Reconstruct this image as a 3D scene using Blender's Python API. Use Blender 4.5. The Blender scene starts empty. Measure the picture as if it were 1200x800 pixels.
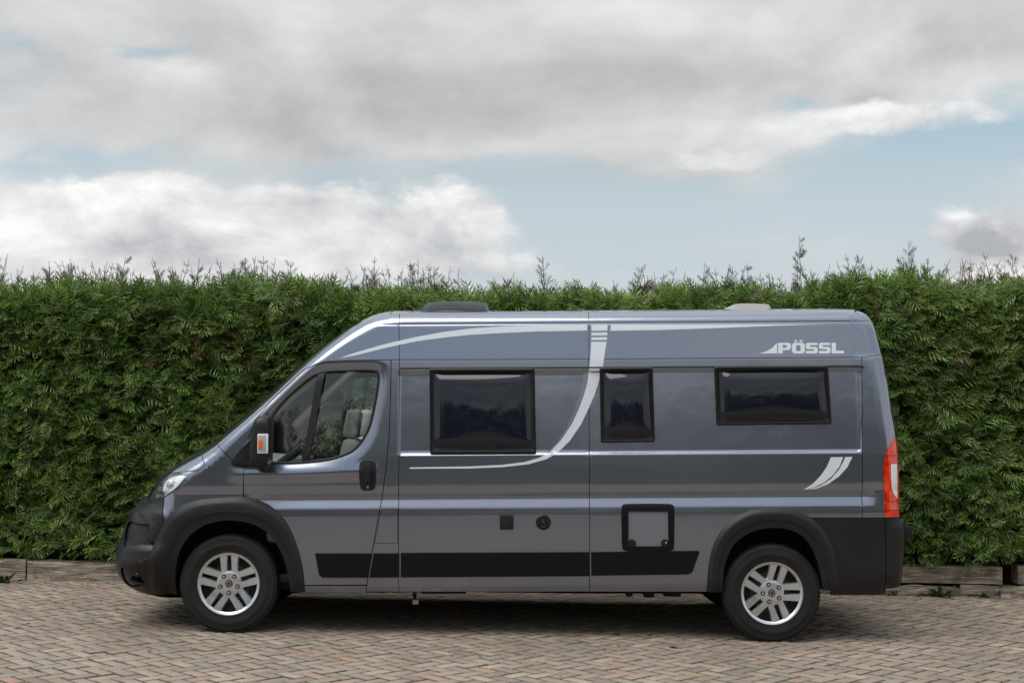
import bpy, bmesh, math, random
import numpy as np
from mathutils import Vector, Matrix
from mathutils.geometry import delaunay_2d_cdt

rng = np.random.default_rng(7)
random.seed(7)
scene = bpy.context.scene
COL = scene.collection
rad = math.radians

# ------------------------------------------------------------------ camera
F = 1600.0                                   # focal length in photo pixels (photo 1200 x 800)
HORIZON = 482.0
PITCH = math.atan((HORIZON - 400) / F)
CAM = np.array([0.0, -10.1, 1.66])
cam_d = bpy.data.cameras.new('camera')
cam_d.sensor_width = 36.0
cam_d.lens = 36.0 * F / 1200.0
cam_d.clip_end = 3000
cam = bpy.data.objects.new('camera', cam_d)
COL.objects.link(cam)
cam.location = CAM
cam.rotation_euler = (math.pi / 2 + PITCH, 0, 0)
scene.camera = cam

# ------------------------------------------------------------------ view
scene.view_settings.view_transform = 'Standard'
scene.view_settings.look = 'None'
scene.view_settings.exposure = 0.55
scene.view_settings.gamma = 1.0
scene.cycles.use_denoising = True
scene.cycles.max_bounces = 8
scene.cycles.transparent_max_bounces = 12

# ------------------------------------------------------------------ node helpers
class N:
    """small wrapper: arithmetic on node sockets"""
    def __init__(s, tree): s.t = tree
    def new(s, typ, **kw):
        n = s.t.nodes.new(typ)
        for k, v in kw.items(): setattr(n, k, v)
        return n
    def put(s, sock, v):
        if isinstance(v, bpy.types.NodeSocket): s.t.links.new(v, sock)
        else: sock.default_value = v
    def m(s, op, a, b=0.0, c=0.0, clamp=False):
        n = s.new('ShaderNodeMath', operation=op, use_clamp=clamp)
        for i, v in enumerate((a, b, c)): s.put(n.inputs[i], v)
        return n.outputs[0]
    def add(s, a, b): return s.m('ADD', a, b)
    def sub(s, a, b): return s.m('SUBTRACT', a, b)
    def mul(s, a, b): return s.m('MULTIPLY', a, b)
    def div(s, a, b): return s.m('DIVIDE', a, b)
    def ss(s, x, a, b, lo=0.0, hi=1.0):
        n = s.new('ShaderNodeMapRange', interpolation_type='SMOOTHSTEP')
        for i, v in enumerate((x, a, b, lo, hi)): s.put(n.inputs[i], v)
        return n.outputs[0]
    def lin(s, x, a, b, lo=0.0, hi=1.0):
        n = s.new('ShaderNodeMapRange')
        for i, v in enumerate((x, a, b, lo, hi)): s.put(n.inputs[i], v)
        return n.outputs[0]
    def mix(s, f, a, b, blend='MIX'):
        n = s.new('ShaderNodeMix', data_type='RGBA', blend_type=blend)
        s.put(n.inputs['Factor'], f)
        for sock, v in ((n.inputs[6], a), (n.inputs[7], b)):
            if isinstance(v, (tuple, list)) and len(v) == 3: v = (*v, 1.0)
            s.put(sock, v)
        return n.outputs[2]
    def noise(s, vec, scale=5, detail=4, rough=.55, dist=0.0):
        n = s.new('ShaderNodeTexNoise')
        if vec is not None: s.put(n.inputs['Vector'], vec)
        s.put(n.inputs['Scale'], scale); s.put(n.inputs['Detail'], detail)
        s.put(n.inputs['Roughness'], rough); s.put(n.inputs['Distortion'], dist)
        return n.outputs[0]
    def xyz(s, x, y, z):
        n = s.new('ShaderNodeCombineXYZ')
        for i, v in enumerate((x, y, z)): s.put(n.inputs[i], v)
        return n.outputs[0]
    def sep(s, v):
        n = s.new('ShaderNodeSeparateXYZ'); s.put(n.inputs[0], v); return n.outputs
    def bump(s, h, strength=.3, dist=.01):
        n = s.new('ShaderNodeBump'); s.put(n.inputs['Height'], h)
        n.inputs['Strength'].default_value = strength; n.inputs['Distance'].default_value = dist
        return n.outputs[0]

# ------------------------------------------------------------------ world: Nishita sky under broken cloud
SUN_EL, SUN_AZ = rad(62), rad(226)           # azimuth measured from +Y clockwise; high, left of the camera and a little behind it
world = bpy.data.worlds.new('World'); scene.world = world
world.use_nodes = True
wt = world.node_tree; wt.nodes.clear(); w = N(wt)
sky = w.new('ShaderNodeTexSky', sky_type='NISHITA')
sky.sun_disc = False
sky.sun_elevation = SUN_EL; sky.sun_rotation = SUN_AZ
sky.air_density = 1.0; sky.dust_density = 1.5; sky.ozone_density = 1.2
tc = w.new('ShaderNodeTexCoord').outputs['Generated']
dx, dy, dz = w.sep(tc)
up = w.m('MAXIMUM', dz, 0.0)
# clouds: noise on the view direction, flattened towards the horizon
zz = w.mul(up, 1.9)
P0 = w.xyz(dx, dy, zz)
P1 = w.xyz(dx, w.add(dy, 0.0), w.add(zz, 0.075))
def cl(p): return w.noise(p, 3.1, 9, .54, .25)
n0, n1 = cl(P0), cl(P1)
fine = w.noise(P0, 11, 6, .6)
# large masses of cloud at their places in the sky (a = x/y, b = z/y for the half of the sky in view)
fr = w.ss(dy, 0.05, 0.3)
yy = w.m('MAXIMUM', dy, 0.08)
ca, cb = w.div(dx, yy), w.div(dz, yy)
warp = w.mul(w.sub(w.noise(P0, 6.5, 5, .6), .5), .16)
def blob(px, py, rx, ry, amt):
    a, b, ra, rb = (px - 600) / F, (HORIZON - py) / F, rx / F, ry / F
    u = w.div(w.add(w.sub(ca, a), warp), ra); v = w.div(w.add(w.sub(cb, b), w.mul(warp, .45)), rb)
    g = w.m('EXPONENT', w.mul(w.add(w.mul(u, u), w.mul(v, v)), -1.0))
    return w.mul(w.mul(g, amt), fr)
# high grey sheet, soft edged
cover = w.add(w.add(w.mul(n0, .75), w.mul(fine, .25)), .07)
shade = 0.0
for args in [(480, 40, 640, 120, .20), (950, 40, 420, 80, .24), (760, 130, 200, 50, .16), (200, 150, 320, 40, .12),
             (940, 122, 50, 24, -.34), (1150, 165, 150, 40, -.36), (860, 245, 430, 48, -.25), (1180, 110, 60, 26, -.12),
             (160, 56, 70, 14, -.26), (20, 40, 40, 26, -.16), (30, 190, 150, 20, -.20), (520, 195, 220, 18, -.14), (760, 320, 460, 30, -.20), (330, 10, 300, 40, .10)]:
    cover = w.add(cover, blob(*args))
for args in [(700, 90, 420, 80, -.22), (420, 120, 220, 40, -.14), (130, 150, 180, 26, -.10), (860, 160, 140, 34, .30), (620, 175, 160, 26, .24), (1130, 90, 130, 30, .22), (60, 90, 130, 50, .12), (190, 82, 50, 15, .42), (560, 150, 80, 30, .10)]:
    shade = w.add(shade, blob(*args))
maskA = w.ss(cover, .34, .66)
litA = w.add(w.mul(w.sub(n0, n1), 2.6), w.mul(w.sub(fine, .5), .45))
litA = w.m('ADD', w.add(litA, .44), shade, clamp=True)
colA = w.mix(litA, (3.15, 3.17, 3.24), (6.3, 6.25, 6.2))
# lower cumulus with crisp crowns and grey feet
bil = w.noise(P0, 7.5, 8, .60, .3); bil1 = w.noise(w.xyz(dx, dy, w.add(zz, .05)), 7.5, 8, .60, .3)
dens = w.add(w.mul(w.sub(bil, .5), 1.25), w.mul(w.sub(n0, .5), .7))
shB = 0.0
for args in [(260, 245, 190, 44, .78), (470, 262, 170, 36, .66), (110, 222, 90, 18, .50), (20, 292, 130, 46, .85), (250, 305, 330, 22, .55), (1010, 143, 92, 30, .78), (870, 165, 70, 24, .55),
             (1200, 272, 105, 46, 1.0), (1150, 135, 70, 22, .55), (1190, 318, 110, 16, .6), (600, 318, 260, 16, .35)]:
    dens = w.add(dens, blob(*args))
for args in [(250, 212, 120, 26, .40), (20, 275, 110, 36, .55), (420, 222, 130, 22, .26), (150, 285, 160, 14, -.10), (380, 292, 200, 14, -.16), (130, 262, 110, 22, .16), (1010, 132, 70, 18, .30), (1140, 234, 34, 14, .75), (1195, 275, 90, 34, -.85), (1190, 318, 90, 12, .4)]:
    shB = w.add(shB, blob(*args))
maskB = w.ss(dens, .26, .62)
litB = w.add(w.mul(w.sub(bil, bil1), 2.2), w.mul(w.sub(fine, .5), .5))
litB = w.m('ADD', w.add(litB, .56), shB, clamp=True)
colB = w.mix(litB, (3.0, 3.08, 3.3), (6.9, 6.85, 6.75))
skyt = w.mix(1.0, sky.outputs[0], (.50, .80, .84), 'MULTIPLY')
base = w.mix(w.ss(up, .12, .36, .95, .55), skyt, w.mix(w.ss(up, .13, .24), w.mix(w.ss(up, .04, .14), (4.4, 4.65, 4.85), (3.85, 4.35, 4.65)), (2.75, 3.85, 4.4)))
fin = w.mix(w.mul(maskA, .97), base, colA)
fin = w.mix(w.mul(maskB, .95), fin, colB)
lum = w.ss(up, .30, .95, 1.0, 1.75)             # an overcast sky is brightest overhead
fin = w.mix(1.0, fin, w.xyz(lum, lum, lum), 'MULTIPLY')
bg = w.new('ShaderNodeBackground'); bg.inputs[1].default_value = 0.1
w.put(bg.inputs[0], fin)
wo = w.new('ShaderNodeOutputWorld'); wt.links.new(bg.outputs[0], wo.inputs[0])

sun_d = bpy.data.lights.new('sun', 'SUN'); sun_d.energy = 1.5; sun_d.angle = rad(48); sun_d.color = (1.0, .95, .88)
sun = bpy.data.objects.new('sun', sun_d); COL.objects.link(sun)
sdir = Vector((math.sin(SUN_AZ) * math.cos(SUN_EL), math.cos(SUN_AZ) * math.cos(SUN_EL), math.sin(SUN_EL)))
sun.rotation_euler = sdir.to_track_quat('Z', 'Y').to_euler()
sun.location = sdir * 50

# ------------------------------------------------------------------ pixel helpers
cp, sp = math.cos(PITCH), math.sin(PITCH)
def ray(px, py):
    a, b = (px - 600) / F, (400 - py) / F
    return np.array([a, cp - b * sp, sp + b * cp])
def at(px, py, Y):
    d = ray(px, py); t = (Y - CAM[1]) / d[1]
    return CAM + d * t
def project(p):
    q = np.asarray(p, float) - CAM
    fw = q[..., 1] * cp + q[..., 2] * sp
    upc = -q[..., 1] * sp + q[..., 2] * cp
    return 600 + F * q[..., 0] / fw, 400 - F * upc / fw, fw
# the drive falls gently to the right: plane through the two tyre contacts
_a, _b = at(267, 738.5, .12), at(905.4, 749.5, .12)
GS = (_b[2] - _a[2]) / (_b[0] - _a[0]); G0 = _a[2] - GS * _a[0]
def gz(x): return G0 + GS * x
def on_ground(px, py):
    d = ray(px, py); t = (G0 + GS * CAM[0] - CAM[2]) / (d[2] - GS * d[0])
    return CAM + d * t

# ------------------------------------------------------------------ materials
MATS = {}
def mat(name):
    m = bpy.data.materials.new(name); m.use_nodes = True
    nt = m.node_tree; nt.nodes.clear(); n = N(nt)
    out = n.new('ShaderNodeOutputMaterial'); b = n.new('ShaderNodeBsdfPrincipled')
    nt.links.new(b.outputs[0], out.inputs[0]); MATS[name] = m
    return m, n, b
def simple(name, col, rough=.5, metal=0.0, coat=0.0, spec=.5, bump=0.0, bscale=200, vary=.0):
    m, n, b = mat(name)
    b.inputs['Base Color'].default_value = (*col, 1); b.inputs['Roughness'].default_value = rough
    b.inputs['Metallic'].default_value = metal; b.inputs['Coat Weight'].default_value = coat
    b.inputs['Coat Roughness'].default_value = .03; b.inputs['Specular IOR Level'].default_value = spec
    pos = n.new('ShaderNodeNewGeometry').outputs['Position']
    if bump: n.put(b.inputs['Normal'], n.bump(n.noise(pos, bscale, 2), bump, .002))
    if vary:
        f = n.noise(pos, 3.0, 5, .6)
        n.put(b.inputs['Base Color'], n.mix(n.ss(f, .3, .7), tuple(c * (1 - vary) for c in col), tuple(c * (1 + vary) for c in col)))
        n.put(b.inputs['Roughness'], n.lin(n.noise(pos, 9.0, 4), .3, .7, max(rough - .08, 0), rough + .08))
    return m

# metallic grey paint under clear coat, with a little road dust low down
m, n, b = mat('paint')
pos = n.new('ShaderNodeNewGeometry').outputs['Position']
px_, py_, pz_ = n.sep(pos)
dust = n.mul(n.ss(pz_, .80, .20), n.ss(n.noise(pos, 2.5, 4, .55), .2, .8))
basec = (.264, .287, .352)
n.put(b.inputs['Base Color'], n.mix(n.mul(dust, .30), basec, (.17, .155, .14)))
b.inputs['Metallic'].default_value = .90
n.put(b.inputs['Roughness'], n.add(.20, n.mul(dust, .25)))
n.put(b.inputs['Normal'], n.bump(n.noise(pos, 2.2, 3), .10, .03))
b.inputs['Coat Weight'].default_value = .75
n.put(b.inputs['Coat Roughness'], n.add(.035, n.mul(dust, .25)))
n.put(b.inputs['Coat Normal'], n.bump(n.add(n.noise(pos, 2.2, 3), n.mul(n.noise(pos, 7, 2), .25)), .12, .03))

simple('plastic', (.0100, .0098, .0112), .42, spec=.40, vary=.2)
simple('moulding', (.0040, .0038, .0040), .5, spec=.2)
simple('plastic_gloss', (.006, .006, .0065), .20)
simple('rubber', (.0095, .0092, .0092), .7, spec=.35, vary=.3)
simple('seal', (.008, .008, .009), .5)
simple('alloy', (.66, .68, .72), .27, .85, vary=.07)
simple('dark_metal', (.05, .05, .052), .45, .7)
simple('chrome', (.75, .75, .76), .12, 1.0)
simple('decal_white', (.66, .70, .76), .30, coat=.6)
simple('decal_grey', (.20, .225, .27), .30, .3, coat=.8)
simple('interior_dark', (.022, .022, .024), .7)
simple('shell', (.015, .015, .017), .7)
simple('trim_grey', (.36, .37, .36), .6)
simple('fabric', (.58, .56, .52), .85, bump=.2, bscale=300)
simple('white_plastic', (.70, .70, .69), .35, coat=.3)
simple('flap_grey', (.16, .165, .19), .42)
simple('orange_lens', (.75, .16, .02), .12, coat=.8)
simple('lamp_white', (.75, .76, .77), .12, coat=1.0)
simple('lamp_refl', (.80, .82, .84), .25, .45, coat=1.0)
simple('vent_white', (.30, .295, .295), .5)
simple('underbody', (.010, .010, .010), .8)
simple('leaf_brown', (.09, .045, .022), .7)
simple('weed', (.045, .09, .022), .6)
# tail lamp red
m, n, b = mat('red_lens')
b.inputs['Base Color'].default_value = (.62, .018, .006, 1); b.inputs['Roughness'].default_value = .08
b.inputs['Coat Weight'].default_value = 1.0
pos = n.new('ShaderNodeNewGeometry').outputs['Position']
n.put(b.inputs['Base Color'], n.mix(n.ss(n.noise(pos, 14, 2), .4, .65), (.66, .016, .004), (.78, .050, .006)))
simple('red_dark', (.28, .010, .006), .12, coat=.8)
# domed acrylic camper windows: smoked, glossy
m, n, b = mat('acrylic')
b.inputs['Base Color'].default_value = (.0085, .0110, .0190, 1); b.inputs['Roughness'].default_value = .035
b.inputs['IOR'].default_value = 1.49
# clear cab glass: thin sheet, no refraction
def glass(name, tint, ior=1.5):
    m, n, b = mat(name)
    nt = m.node_tree
    tr = n.new('ShaderNodeBsdfTransparent'); tr.inputs[0].default_value = (*tint, 1)
    gl = n.new('ShaderNodeBsdfGlossy'); gl.inputs['Roughness'].default_value = .01
    gl.inputs[0].default_value = (1, 1, 1, 1)
    lw = n.new('ShaderNodeLayerWeight'); lw.inputs[0].default_value = .5
    f5 = n.m('POWER', lw.outputs['Facing'], 4.0)
    mx = n.new('ShaderNodeMixShader')
    nt.links.new(n.add(.085, n.mul(f5, .85)), mx.inputs[0])
    nt.links.new(tr.outputs[0], mx.inputs[1]); nt.links.new(gl.outputs[0], mx.inputs[2])
    out = [x for x in nt.nodes if x.type == 'OUTPUT_MATERIAL'][0]
    nt.links.new(mx.outputs[0], out.inputs[0]); nt.nodes.remove(b)
glass('cab_glass', (.74, .80, .78))
glass('lamp_glass', (.93, .95, .96))
# conifer foliage
def leafmat(name):
    m, n, b = mat(name)
    c = n.new('ShaderNodeVertexColor', layer_name='tint').outputs[0]
    n.put(b.inputs['Base Color'], c); b.inputs['Roughness'].default_value = .45
    b.inputs['Specular IOR Level'].default_value = .5
    nt = m.node_tree
    tl = n.new('ShaderNodeBsdfTranslucent'); n.put(tl.inputs[0], n.mix(1.0, c, (1.1, 1.25, .6), 'MULTIPLY'))
    mx = n.new('ShaderNodeMixShader'); mx.inputs[0].default_value = .28
    out = [x for x in nt.nodes if x.type == 'OUTPUT_MATERIAL'][0]
    nt.links.new(b.outputs[0], mx.inputs[1]); nt.links.new(tl.outputs[0], mx.inputs[2]); nt.links.new(mx.outputs[0], out.inputs[0])
leafmat('conifer')
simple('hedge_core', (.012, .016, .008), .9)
simple('twig', (.10, .065, .045), .8)
# clinker paving
m, n, b = mat('brick')
c = n.new('ShaderNodeVertexColor', layer_name='tint').outputs[0]
pos = n.new('ShaderNodeNewGeometry').outputs['Position']
big = n.noise(pos, .9, 4, .6); mid = n.noise(pos, 9, 5, .65); fin_ = n.noise(pos, 130, 3, .6)
col = n.mix(n.mul(n.ss(big, .40, .66), .42), c, (.15, .118, .088))
col = n.mix(n.mul(n.ss(mid, .52, .74), .45), col, (.105, .088, .070))
col = n.mix(n.ss(fin_, .2, .8), n.mix(1.0, col, (.82, .82, .82), 'MULTIPLY'), n.mix(1.0, col, (1.18, 1.18, 1.18), 'MULTIPLY'))
col = n.mix(n.mul(n.ss(n.noise(pos, 3.2, 6, .7), .60, .75), .35), col, (.11, .115, .05))
n.put(b.inputs['Base Color'], col); n.put(b.inputs['Roughness'], n.lin(mid, .3, .7, .72, .92))
n.put(b.inputs['Normal'], n.bump(n.add(n.mul(mid, .6), n.mul(fin_, .4)), .45, .006))
m, n, b = mat('joint')
pos = n.new('ShaderNodeNewGeometry').outputs['Position']
f1 = n.noise(pos, 1.7, 5, .6); f2 = n.noise(pos, 40, 4, .6)
col = n.mix(n.ss(f1, .36, .62), (.050, .044, .026), (.085, .092, .028))
col = n.mix(n.ss(f2, .35, .7), col, (.035, .030, .020))
n.put(b.inputs['Base Color'], col); b.inputs['Roughness'].default_value = .95
n.put(b.inputs['Normal'], n.bump(f2, .8, .01))
m, n, b = mat('earth')
pos = n.new('ShaderNodeNewGeometry').outputs['Position']
f1 = n.noise(pos, .8, 6, .65)
n.put(b.inputs['Base Color'], n.mix(f1, (.10, .085, .065), (.17, .15, .12))); b.inputs['Roughness'].default_value = .95
# weathered timber sleepers
m, n, b = mat('timber')
pos = n.new('ShaderNodeTexCoord').outputs['Object']
x_, y_, z_ = n.sep(pos)
g1 = n.noise(n.xyz(n.mul(x_, 2.2), n.mul(y_, 30), n.mul(z_, 30)), 1.6, 7, .65, .6)
g2 = n.noise(pos, 5.0, 6, .6); g3 = n.noise(pos, 1.3, 4, .6)
col = n.mix(n.ss(g1, .28, .72), (.10, .074, .055), (.50, .42, .34))
col = n.mix(n.mul(n.ss(g2, .5, .7), .65), col, (.075, .055, .042))
col = n.mix(n.mul(n.ss(g3, .5, .68), .4), col, (.13, .125, .065))
n.put(b.inputs['Base Color'], col); b.inputs['Roughness'].default_value = .9
n.put(b.inputs['Normal'], n.bump(n.add(g1, n.mul(g2, .5)), .9, .03))

# ------------------------------------------------------------------ object helpers
def mesh_obj(name, verts, faces, material, parent=None, normals=None, smooth=False, tint=None, link=True):
    me = bpy.data.meshes.new(name)
    verts = np.asarray(verts, np.float32).reshape(-1, 3)
    if isinstance(faces, np.ndarray):
        k = faces.shape[1]; nf = len(faces)
        me.vertices.add(len(verts)); me.vertices.foreach_set('co', verts.ravel())
        me.loops.add(nf * k); me.loops.foreach_set('vertex_index', faces.astype(np.int32).ravel())
        me.polygons.add(nf)
        me.polygons.foreach_set('loop_start', np.arange(0, nf * k, k, dtype=np.int32))
        me.polygons.foreach_set('loop_total', np.full(nf, k, np.int32))
        me.update(calc_edges=True)
    else:
        me.from_pydata(verts.tolist(), [], faces); me.update()
    if smooth or normals is not None:
        me.polygons.foreach_set('use_smooth', [True] * len(me.polygons))
    if normals is not None:
        me.normals_split_custom_set_from_vertices(np.asarray(normals, np.float32).tolist())
    if tint is not None:
        at_ = me.color_attributes.new('tint', 'FLOAT_COLOR', 'POINT')
        at_.data.foreach_set('color', np.asarray(tint, np.float32).ravel())
    me.materials.append(MATS[material])
    if not link: return me
    o = bpy.data.objects.new(name, me); COL.objects.link(o)
    if parent is not None: o.parent = parent
    return o
def bm_obj(name, bm, material, parent=None, smooth=False, angle=None):
    me = bpy.data.meshes.new(name)
    bmesh.ops.recalc_face_normals(bm, faces=bm.faces)
    if smooth:
        for f in bm.faces: f.smooth = True
        if angle:
            for e in bm.edges:
                if len(e.link_faces) == 2 and e.calc_face_angle(0) > rad(angle): e.smooth = False
    bm.to_mesh(me); bm.free(); me.materials.append(MATS[material])
    o = bpy.data.objects.new(name, me); COL.objects.link(o)
    if parent is not None: o.parent = parent
    return o
def rbox(c, s, bev=.01, rot=None, bm=None, seg=2):
    bm = bm or bmesh.new()
    M = Matrix.Translation(c) @ (rot.to_4x4() if rot is not None else Matrix.Identity(4)) @ Matrix.Diagonal((*s, 1))
    r = bmesh.ops.create_cube(bm, size=1, matrix=M)
    if bev > 0:
        es = {e for v in r['verts'] for e in v.link_edges}
        bmesh.ops.bevel(bm, geom=list(es), offset=bev, segments=seg, profile=.6, affect='EDGES')
    return bm
def tube(pts, rads, n=8, bm=None):
    bm = bm or bmesh.new(); rings = []
    pts = [Vector(p) for p in pts]
    for i, p in enumerate(pts):
        t = (pts[min(i + 1, len(pts) - 1)] - pts[max(i - 1, 0)]).normalized()
        a = t.orthogonal().normalized(); b_ = t.cross(a)
        r = rads[i] if hasattr(rads, '__len__') else rads
        rings.append([bm.verts.new(p + (a * math.cos(k * 2 * math.pi / n) + b_ * math.sin(k * 2 * math.pi / n)) * r) for k in range(n)])
    for A, B in zip(rings, rings[1:]):
        for k in range(n): bm.faces.new((A[k], A[(k + 1) % n], B[(k + 1) % n], B[k]))
    bm.faces.new(rings[0][::-1]); bm.faces.new(rings[-1])
    return bm
def lathe_y(profile, n=48, bm=None):
    """profile: list of (radius, y); spun about the y axis"""
    bm = bm or bmesh.new(); rings = []
    for r, y in profile:
        rings.append([bm.verts.new((r * math.cos(2 * math.pi * k / n), y, r * math.sin(2 * math.pi * k / n))) for k in range(n)])
    for A, B in zip(rings, rings[1:]):
        for k in range(n): bm.faces.new((A[k], A[(k + 1) % n], B[(k + 1) % n], B[k]))
    return bm
def empty(name, loc=(0, 0, 0)):
    o = bpy.data.objects.new(name, None); COL.objects.link(o); o.location = loc; o.empty_display_size = .2
    return o
def tag(o, label, cat, group=None, kind=None):
    o['label'] = label
    if cat: o['category'] = cat
    if group: o['group'] = group
    if kind: o['kind'] = kind
    return o

# ================================================================== GROUND
YK = on_ground(100, 681)[1]                   # foot of the timber edging
ground = mesh_obj('ground', [(x, y, gz(x) - .045) for x, y in ((-400, -400), (400, -400), (400, 400), (-400, 400))], [(0, 1, 2, 3)], 'earth')
# keep the far ground level: only the drive is tilted
for v in ground.data.vertices:
    v.co.z = gz(max(-9, min(9, v.co.x))) - .30
ground['kind'] = 'structure'

PX0, PX1, PY0, PY1 = -8.2, 8.2, -12.5, YK + .12
paving = mesh_obj('brick_paving', [(x, y, gz(x) - .0095) for x, y in ((PX0, PY0), (PX1, PY0), (PX1, PY1), (PX0, PY1))], [(0, 1, 2, 3)], 'joint')
paving['kind'] = 'structure'
BW, BL, JT = .1050, .2100, .0115
def brick_mesh(L, Wd):
    h1, h2 = .0, -.0050; i = .0085
    a, b_ = L / 2, Wd / 2
    v = [(-a + i, -b_ + i, h1), (a - i, -b_ + i, h1), (a - i, b_ - i, h1), (-a + i, b_ - i, h1),
         (-a, -b_, h2), (a, -b_, h2), (a, b_, h2), (-a, b_, h2), (-a, -b_, -.03), (a, -b_, -.03), (a, b_, -.03), (-a, b_, -.03)]
    f = [(0, 1, 2, 3)] + [(4 + k, 4 + (k + 1) % 4, (k + 1) % 4, k) for k in range(4)] + [(8 + k, 8 + (k + 1) % 4, 4 + (k + 1) % 4, 4 + k) for k in range(4)]
    return np.array(v), np.array(f)
bv, bf = brick_mesh(BL - JT, BW - JT)
cells = []
c45 = math.sqrt(.5)
for i in range(-140, 141):
    for j in range(-60, 61):
        # lattice t1=(W,W), t2=(L,-L); one lying brick and one standing brick per cell
        ox, oy = i * BW + j * BL, i * BW - j * BL
        for (cx, cy, ang) in ((ox + BL / 2, oy + BW / 2, 0.0), (ox + BL + BW / 2, oy + BW - BL / 2 + 0.0, math.pi / 2)):
            X = (cx + cy) * c45; Y = (-cx + cy) * c45
            if PX0 < X < PX1 and PY0 < Y < PY1 - .05: cells.append((X, Y, ang - math.pi / 4))
cells = np.array(cells)
nb = len(cells)
PAL = np.array([(.235, .208, .190), (.225, .196, .182), (.245, .218, .197), (.208, .182, .172), (.262, .230, .200),
                (.262, .192, .158), (.238, .172, .145), (.205, .188, .182), (.275, .246, .206), (.232, .202, .178)])
PW = np.array([.23, .22, .18, .12, .06, .025, .02, .06, .035, .05]); PW = PW / PW.sum()
bcol = PAL[rng.choice(len(PAL), nb, p=PW)] * rng.uniform(.84, 1.14, (nb, 1)) * 1.22
bcol[:, 0] *= rng.uniform(.97, 1.07, nb); bcol *= np.array([1.04, .965, .865])
bz = rng.normal(0, .0016, nb); brot = cells[:, 2] + rng.normal(0, .012, nb)
tx, ty = rng.normal(0, .008, nb), rng.normal(0, .008, nb)
pxs, pys, dep = project(np.stack([cells[:, 0], cells[:, 1], gz(cells[:, 0])], 1))
vis = (pxs > 5) & (pxs < 1195) & (pys < 797)
order = np.argsort(np.where(vis, dep, 1e9))[:300]
single = np.zeros(nb, bool); single[order] = True
# joined field
idx = np.where(~single)[0]
ca_, sa_ = np.cos(brot[idx])[:, None], np.sin(brot[idx])[:, None]
LX, LY, LZ = bv[:, 0][None], bv[:, 1][None], bv[:, 2][None]
X = cells[idx, 0][:, None] + ca_ * LX - sa_ * LY
Y = cells[idx, 1][:, None] + sa_ * LX + ca_ * LY
Z = gz(X) + LZ + bz[idx][:, None] + tx[idx][:, None] * LX + ty[idx][:, None] * LY
V = np.stack([X, Y, Z], 2).reshape(-1, 3)
Fc = (bf[None] + (np.arange(len(idx)) * len(bv))[:, None, None]).reshape(-1, 4)
def brick_tint(c_):
    t_ = np.repeat(c_[:, None, :], len(bv), 1)
    moss = np.array([.062, .060, .026])[None] * rng.uniform(.6, 1.3, (len(c_), 1))
    t_[:, 4:] = moss[:, None] * .9 + t_[:, 4:] * .1
    return np.concatenate([t_, np.ones((*t_.shape[:2], 1))], 2).reshape(-1, 4)
T = brick_tint(bcol[idx])
field = mesh_obj('brick_field', V, Fc, 'brick', paving, tint=T); field['kind'] = 'stuff'
# the 300 nearest in view, each its own object; 24 shared meshes
shared = []
for k in range(24):
    cc = PAL[rng.choice(len(PAL), p=PW)] * rng.uniform(.86, 1.14) * 1.22 * np.array([1.055, .965, .865])
    shared.append(mesh_obj('brick', bv, bf, 'brick', tint=brick_tint(cc[None]), link=False))
for q, i in enumerate(order):
    o = bpy.data.objects.new('brick', shared[rng.integers(24)]); COL.objects.link(o); o.parent = paving
    o.location = (cells[i, 0], cells[i, 1], gz(cells[i, 0]) + bz[i])
    o.rotation_euler = (Matrix.Rotation(-math.atan(GS), 3, 'Y') @ Matrix.Rotation(brot[i], 3, 'Z')).to_euler()

# ================================================================== HEDGE
HY = YK + .26                                  # front face of the hedge
def htop(x):
    """height of the clipped top, read off the photograph along its length"""
    pxx = np.interp(x, [-9, -5.2, -4, -2.5, -1, 0, 1.5, 2.7, 3.2, 3.8, 5.2, 9], [336, 338, 344, 342, 350, 352, 352, 348, 338, 334, 340, 338])
    d = HY + .3 - CAM[1]; x = np.asarray(x, float)
    pxx = pxx + 5.0 * np.sin(x * 2.3 + .7) * np.sin(x * .9) + 4.0 * np.sin(x * 5.9 + 1.3) * np.sin(x * 1.7)
    return CAM[2] + d * np.tan(PITCH + np.arctan((400 - pxx) / F))
HX0, HX1 = -9.0, 9.0
hedge = empty('hedge', (0, HY + .5, gz(0)))
hloc = np.array(hedge.location)
def vnoise(x, z, s, seed):
    r = np.random.default_rng(seed); tab = r.random((256, 256))
    u, v = x * s + 100, z * s + 100
    i, j = np.floor(u).astype(int), np.floor(v).astype(int); fu, fv = u - i, v - j
    fu, fv = fu * fu * (3 - 2 * fu), fv * fv * (3 - 2 * fv)
    g = lambda a, b: tab[a % 256, b % 256]
    return (g(i, j) * (1 - fu) + g(i + 1, j) * fu) * (1 - fv) + (g(i, j + 1) * (1 - fu) + g(i + 1, j + 1) * fu) * fv
def hface(x, z):
    """y of the hedge face"""
    return HY - .10 * vnoise(x, z, 1.1, 1) - .13 * vnoise(x, z, 3.2, 2) - .05 * vnoise(x, z, 8, 4) + .12 * np.clip((z - 2.2) / .7, 0, 1) ** 2 - .08 * np.clip((x - 3.0) / .4, 0, 1)
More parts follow.
